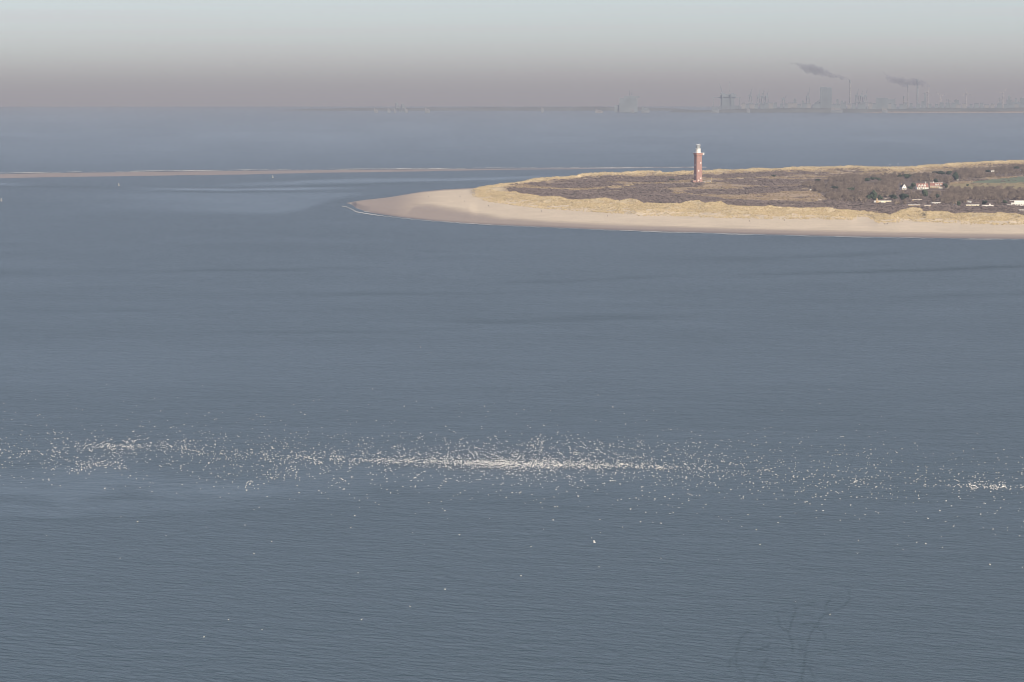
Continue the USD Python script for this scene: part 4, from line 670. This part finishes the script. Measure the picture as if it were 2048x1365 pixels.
for u in np.concatenate([np.arange(1484, 1640, 9.5), np.arange(1664, 1750, 10.5), np.arange(1778, 1850, 11), np.arange(1858, 2060, 11.5)]):
    u = u + g.random() * 4; w = 5 + 5 * g.random(); yt = 206.5 + 3.5 * g.random(); t = fthing('shed', 'hazy low shed on the far shore ' + ('among the cranes left of the power station' if u < 1652 else 'between the power station and the flat topped hall' if u < 1752 else 'around the foot of the dark chimneys' if u < 1870 else 'among the wind turbines at the right'), 'shed', u, 0, GS, DF + 200)
    obj('body', box(-w / 2 * q, w / 2 * q, -20, 20, 0, alt_of(yt)), ('dark_shed', 'concrete', 'steel')[int(g.random() * 3)], t); obj('roof', trimesh.convex.convex_hull([(x * w / 2 * q, y, alt_of(yt) + z) for x in (-1.01, 1.01) for y, z in ((-21, .01), (21, .01), (0, 3.0))]), 'steel', t)
def ship(u, wpx, ytop, label, hullm, topm, d=DF - 500):
    p = far(u, d); t = thing('ship', label, 'ship', p, -math.degrees(math.atan2(p[0], p[1]))); L = wpx * d / F; k = d / F; yb = float(proj(p)[1]); h = (yb - ytop) * k
    hl = trimesh.convex.convex_hull([(-L / 2, y, z) for y in (-9, 9) for z in (-1, h * .45)] + [(L * .4, y, -1) for y in (-9, 9)] + [(L / 2, 0, h * .5), (L * .47, 0, -1)]); obj('hull', hl, hullm, t)
    obj('superstructure', box(-L * .45, -L * .22, -8, 8, h * .452, h), topm, t); obj('deck_cargo', box(-L * .18, L * .36, -8, 8, h * .452, h * .75), topm, t); obj('mast', rod((-L * .3, 0, h), (-L * .3, 0, h * 1.3), .8, .5, 6), topm, t)
for a in [(1291, 16, 213, 'dark hazy ship right of the stepped block near the middle of the horizon', 'hull', 'dark_shed'), (1265, 9, 216.5, 'small pale ship in front of the stepped block', 'hull', 'ship_white'), (1198, 15, 219, 'long white ship left of the stepped block', 'ship_white', 'ship_white'), (855, 10, 216, 'white ship right of the faint cranes at the left of the coast', 'hull', 'ship_white'),
          (778, 6, 216.5, 'small white ship in the faint group at the left of the coast', 'hull', 'ship_white'), (790, 5, 217, 'smaller white ship right of its neighbour in the faint group', 'hull', 'ship_white'), (813, 6, 216.5, 'rightmost white ship of the faint group', 'hull', 'ship_white'), (752, 8, 217.5, 'leftmost pale ship of the faint group', 'hull', 'concrete'),
          (1674, 24, 213.5, 'long pale ship below the power station and smoking chimney', 'hull', 'ship_white'), (1497, 7, 215.5, 'short white ship below the lone slender crane', 'hull', 'ship_white'), (1431, 15, 212, 'dark ship left of the block with the slanting boom', 'hull', 'dark_shed'), (1085, 5, 213, 'small white dot of a ship on the thin coast', 'hull', 'ship_white'), (1770, 12, 214.5, 'low pale ship below the flat topped hall', 'hull', 'concrete')]: ship(*a)
for u, lb in ((794, 'faint crane leaning left in the group at the left of the coast'), (806, 'faint smaller crane right of the leaning crane')): crane(u, 201 if u < 800 else 208, 214, lb, 110, .8)

# ------------------------------------------------------------------ smoke
def plume(label, pts, seed):
    g = np.random.default_rng(seed); P = np.array(pts, float); ms = []; d = DF + 320; k = d / F
    seg = np.r_[0, np.cumsum(np.hypot(*np.diff(P[:, :2], axis=0).T))]; s = 0.0
    while s < seg[-1]:
        x, y, r = [np.interp(s, seg, P[:, i]) for i in range(3)]
        for _ in range(2):
            rr = r * (.55 + .45 * g.random()); p = far(x + (g.random() - .5) * r * .8, d + (g.random() - .5) * r * k * 1.2); p[2] += alt_of(y + (g.random() - .5) * r * (1.0 if r > 3 else .3))
            sp = manifold3d.Manifold.sphere(rr * k, 12).scale([1.25, 1.1, .85]).rotate([0, 0, float(g.random() * 90)]).translate(list(map(float, p))); ms.append(sp)
        s += max(.55 * r, .8)
    m = manifold3d.Manifold.batch_boolean(ms, manifold3d.OpType.Add).to_mesh()
    return tag(obj('smoke_plume', trimesh.Trimesh(m.vert_properties[:, :3], m.tri_verts), 'steam'), label, None, None, 'stuff')
plume('grey smoke drifting left from the tall slim chimney', [(1700, 159.5, 1.6), (1692, 157.5, 3.2), (1680, 154.5, 5), (1668, 151.5, 5), (1655, 148, 6.5), (1640, 143, 8.5), (1625, 139, 9.5), (1612, 136, 8), (1604, 133.5, 6.5), (1597, 129, 3.2), (1588, 127, 2.4), (1580, 126.5, 1.6)], 3)
plume('wide grey smoke drifting left past two chimneys, pale at its right end', [(1859, 173.5, 1.4), (1852, 170.5, 4), (1842, 166, 7), (1830, 166, 8.5), (1815, 165.5, 8.5), (1800, 164, 8), (1786, 160.5, 7), (1776, 155, 4), (1770, 149, 2.2), (1767.5, 143, 1.4)], 4)

# ------------------------------------------------------------------ buoys
for u, y, c, lb in [(237.5, 372.5, 'buoy_paint', 'lone pale buoy in the lagoon left of the middle'), (2.5, 403, 'buoy_paint', 'pale buoy at the left edge of the picture'), (545.5, 356.5, 'buoy_paint', 'small white buoy just below the sandbar')]:
    p = pix(u, y, 0.0); t = thing('buoy', lb, 'buoy', p, 0)
    obj('float', trimesh.creation.cylinder(radius=.9, height=.9, sections=14).apply_translation([0, 0, .2]), c, t); obj('tower', cat(*[rod((1.1 * math.cos(a), 1.1 * math.sin(a), .8), (.3 * math.cos(a), .3 * math.sin(a), 3.2), .16, .12, 6) for a in np.arange(4) * math.pi / 2]), c, t); obj('lamp', trimesh.creation.cylinder(radius=.45, height=.8, sections=10).apply_translation([0, 0, 3.6]), c, t)

# ------------------------------------------------------------------ gulls
def ell(c, r, sub=1): m = trimesh.creation.icosphere(sub); m.apply_scale(r); m.apply_translation(c); return m
def gull_meshes(flying, lift=.5):
    body = cat(ell((0, 0, .10), (.31, .12, .11), 2), ell((.27, 0, .23), (.085, .07, .075)), trimesh.convex.convex_hull([(.16, -.05, .10), (.16, .05, .10), (.24, 0, .29), (.29, -.04, .19), (.29, .04, .19)]), trimesh.convex.convex_hull([(-.22, -.06, .12), (-.22, .06, .12), (-.48, -.07, .14), (-.48, .07, .14), (-.3, 0, .18)]))
    beak = trimesh.convex.convex_hull([(.34, -.02, .23), (.34, .02, .23), (.34, 0, .255), (.43, 0, .215)])
    wings = []
    for s in (-1, 1):
        if flying:
            z1, z2 = .14 + .42 * lift, .14 + .42 * lift - .05
            wings.append(cat(trimesh.convex.convex_hull([(.14, s * .06, .14), (-.12, s * .06, .14), (.16, s * .38, z1), (-.08, s * .38, z1), (.02, s * .2, .17 + .2 * lift)]), trimesh.convex.convex_hull([(.16, s * .38, z1), (-.08, s * .38, z1), (-.14, s * .82, z2 + .1 * lift), (-.20, s * .80, z2 + .1 * lift), (.04, s * .5, z1 + .02)])))
        else: wings.append(trimesh.convex.convex_hull([(.14, s * .09, .17), (.05, s * .13, .12), (-.44, s * .03, .18), (-.2, s * .12, .10), (0, s * .05, .215)]))
    return body, beak, wings
def make_gull(name, label, flying, loc, rz, group=None, lift=.5, scale=1.0):
    t = thing(name, label, 'gull', loc, rz, group, (scale,) * 3); b, k, w = gull_meshes(flying, lift)
    obj('body', b, 'feather', t); obj('beak', k, 'beak', t)
    for x in w: obj('wing', x, 'feather', t)
    return t
g = np.random.default_rng(2024)
RIDGE = [(-60, 905), (100, 900), (180, 893), (350, 893), (430, 908), (600, 914), (700, 919), (850, 924), (950, 927), (1050, 931), (1250, 930), (1400, 938), (1560, 952), (1750, 959), (1900, 970), (2110, 978)]
pts = []
def cloud(n, u0, u1, spread, off=0.0, skew=0.0, mode='n', clump=0.0):
    n = int(n * 1.35); u = g.uniform(u0, u1, n) if mode == 'u' else np.clip(g.normal((u0 + u1) / 2, (u1 - u0) / 4, n), -50, 2100)
    v = I(RIDGE, u) + off + g.normal(0, spread, n) + skew * g.exponential(1, n)
    if clump:
        k = max(n // 9, 1); cu, cv = u[:k], v[:k]; j = g.integers(0, k, n); u, v = cu[j] + g.normal(0, clump, n), cv[j] + g.normal(0, clump * .35, n)
    pts.extend(zip(u, v))
cloud(430, 840, 1160, 5.0); cloud(330, 660, 1420, 4, 0); cloud(210, 1000, 1400, 3.2, 1); cloud(120, 620, 900, 3.5); cloud(70, 175, 370, 2.6, 1, 0, 'u'); cloud(45, 170, 380, 6, 1, 0, 'u'); cloud(110, 360, 640, 5, 2, 0, 'u'); cloud(75, 1700, 2080, 4, 0, 0, 'u', 7); cloud(60, 1890, 2060, 2.5, 2, 0, 'u')
cloud(700, 650, 1480, 20, -12); cloud(560, 500, 1600, 30, 5); cloud(420, -40, 700, 26, 8, 0, 'u'); cloud(330, 1350, 2080, 30, -6, 0, 'u'); cloud(180, 100, 700, 24, 16, 0, 'u', 14); cloud(420, -40, 2080, 48, -6, 0, 'u'); cloud(160, 300, 1800, 70, -20, 0, 'u'); cloud(120, -40, 2080, 62, 45, 0, 'u'); cloud(60, 150, 250, 5, 42, 0, 'u', 8); cloud(70, 850, 1300, 14, -30, 0, 'n', 8)
pts = np.array(pts); pts = pts[(pts[:, 1] > 770) & (pts[:, 1] < 1100) & (pts[:, 0] > -40) & (pts[:, 0] < 2090)]
few = np.array([(627, 802), (1019, 803), (745, 779), (1658, 780), (1640, 808), (93, 1072), (332, 1073), (543, 1084), (1062, 1094), (1322, 1118), (1437, 1121), (820, 1214), (1591, 1204), (524, 1260), (890, 1180), (1520, 1090), (1715, 1108), (1795, 1090), (1885, 1096), (2043, 1055), (716, 1147), (1180, 755), (862, 706), (1198, 1135), (240, 1118), (457, 1240), (508, 1108), (1980, 1130), (1660, 1230), (1042, 1153)])
pts = np.vstack([pts, few]); order = np.argsort(-pts[:, 1]); pts = pts[order]
near_p, rest = pts[:292], pts[292:]
GF, GW = 'gulls floating nearest the camera', 'gulls in flight low over the water'
first = {}
for i, (u, v) in enumerate(near_p):
    fl = (i % 9 == 4); p = pix(u, v, 1.5 if fl else 0.0); p[2] += 0 if fl else .04 - 0; rz = g.random() * 360; sc = .60 + .30 * g.random()
    key = 'flying_gull' if fl else 'floating_gull'; zn = ('at the far left', 'left of the middle', 'below the dense middle', 'right of the middle', 'towards the right', 'at the far right')[int(np.clip(u / 342, 0, 5))] + (', well below it' if v > 1030 else ', just under the flock'); lb = ('white gull in low flight ' if fl else 'small white gull floating ') + zn
    if key not in first: first[key] = make_gull(key, lb, fl, p, rz, GW if fl else GF, .5, sc)
    else: dup(first[key], key, lb, 'gull', p, rz, GW if fl else GF, (sc * .85, sc, sc * 1.15))
p = pix(1189, 1086, 6.0); make_gull('flying_gull', 'largest white gull, wings raised in flight, alone below the flock', True, p, 200, None, 1.1, 1.1)
for u, v, lb in [(841, 695, 'lone bright gull far above the flock, in the middle of the water'), (723, 1240, 'lone gull near the bottom edge, left of the middle'), (408, 1275, 'lowest lone gull, near the bottom at the left'), (2045, 1136, 'lone gull at the right edge below the flock')]: make_gull('floating_gull', lb, False, pix(u, v, .03), 60, None, .5, .95)
n = len(rest); q = pix(rest[:, 0], rest[:, 1], 0.0); idx = (g.random(n) < .10).astype(int) + (g.random(n) < .03); q[:, 2] += np.where(idx > 0, 1.0 + 2 * g.random(n), .04); sc = .58 + .34 * g.random(n)
def whole(fl, lift=.5): b, k, w = gull_meshes(fl, lift); return cat(b, k, *w)
instancer('gull_flock', 'dense scattered flock of white gulls resting on the sea', [('floating_gull', whole(False), 'feather'), ('flying_gull', whole(True, .4), 'feather'), ('flying_gull', whole(True, 1.2), 'feather')], q, np.stack([sc * .85, sc, sc * 1.15], -1), g.random(n) * 6.28, idx)
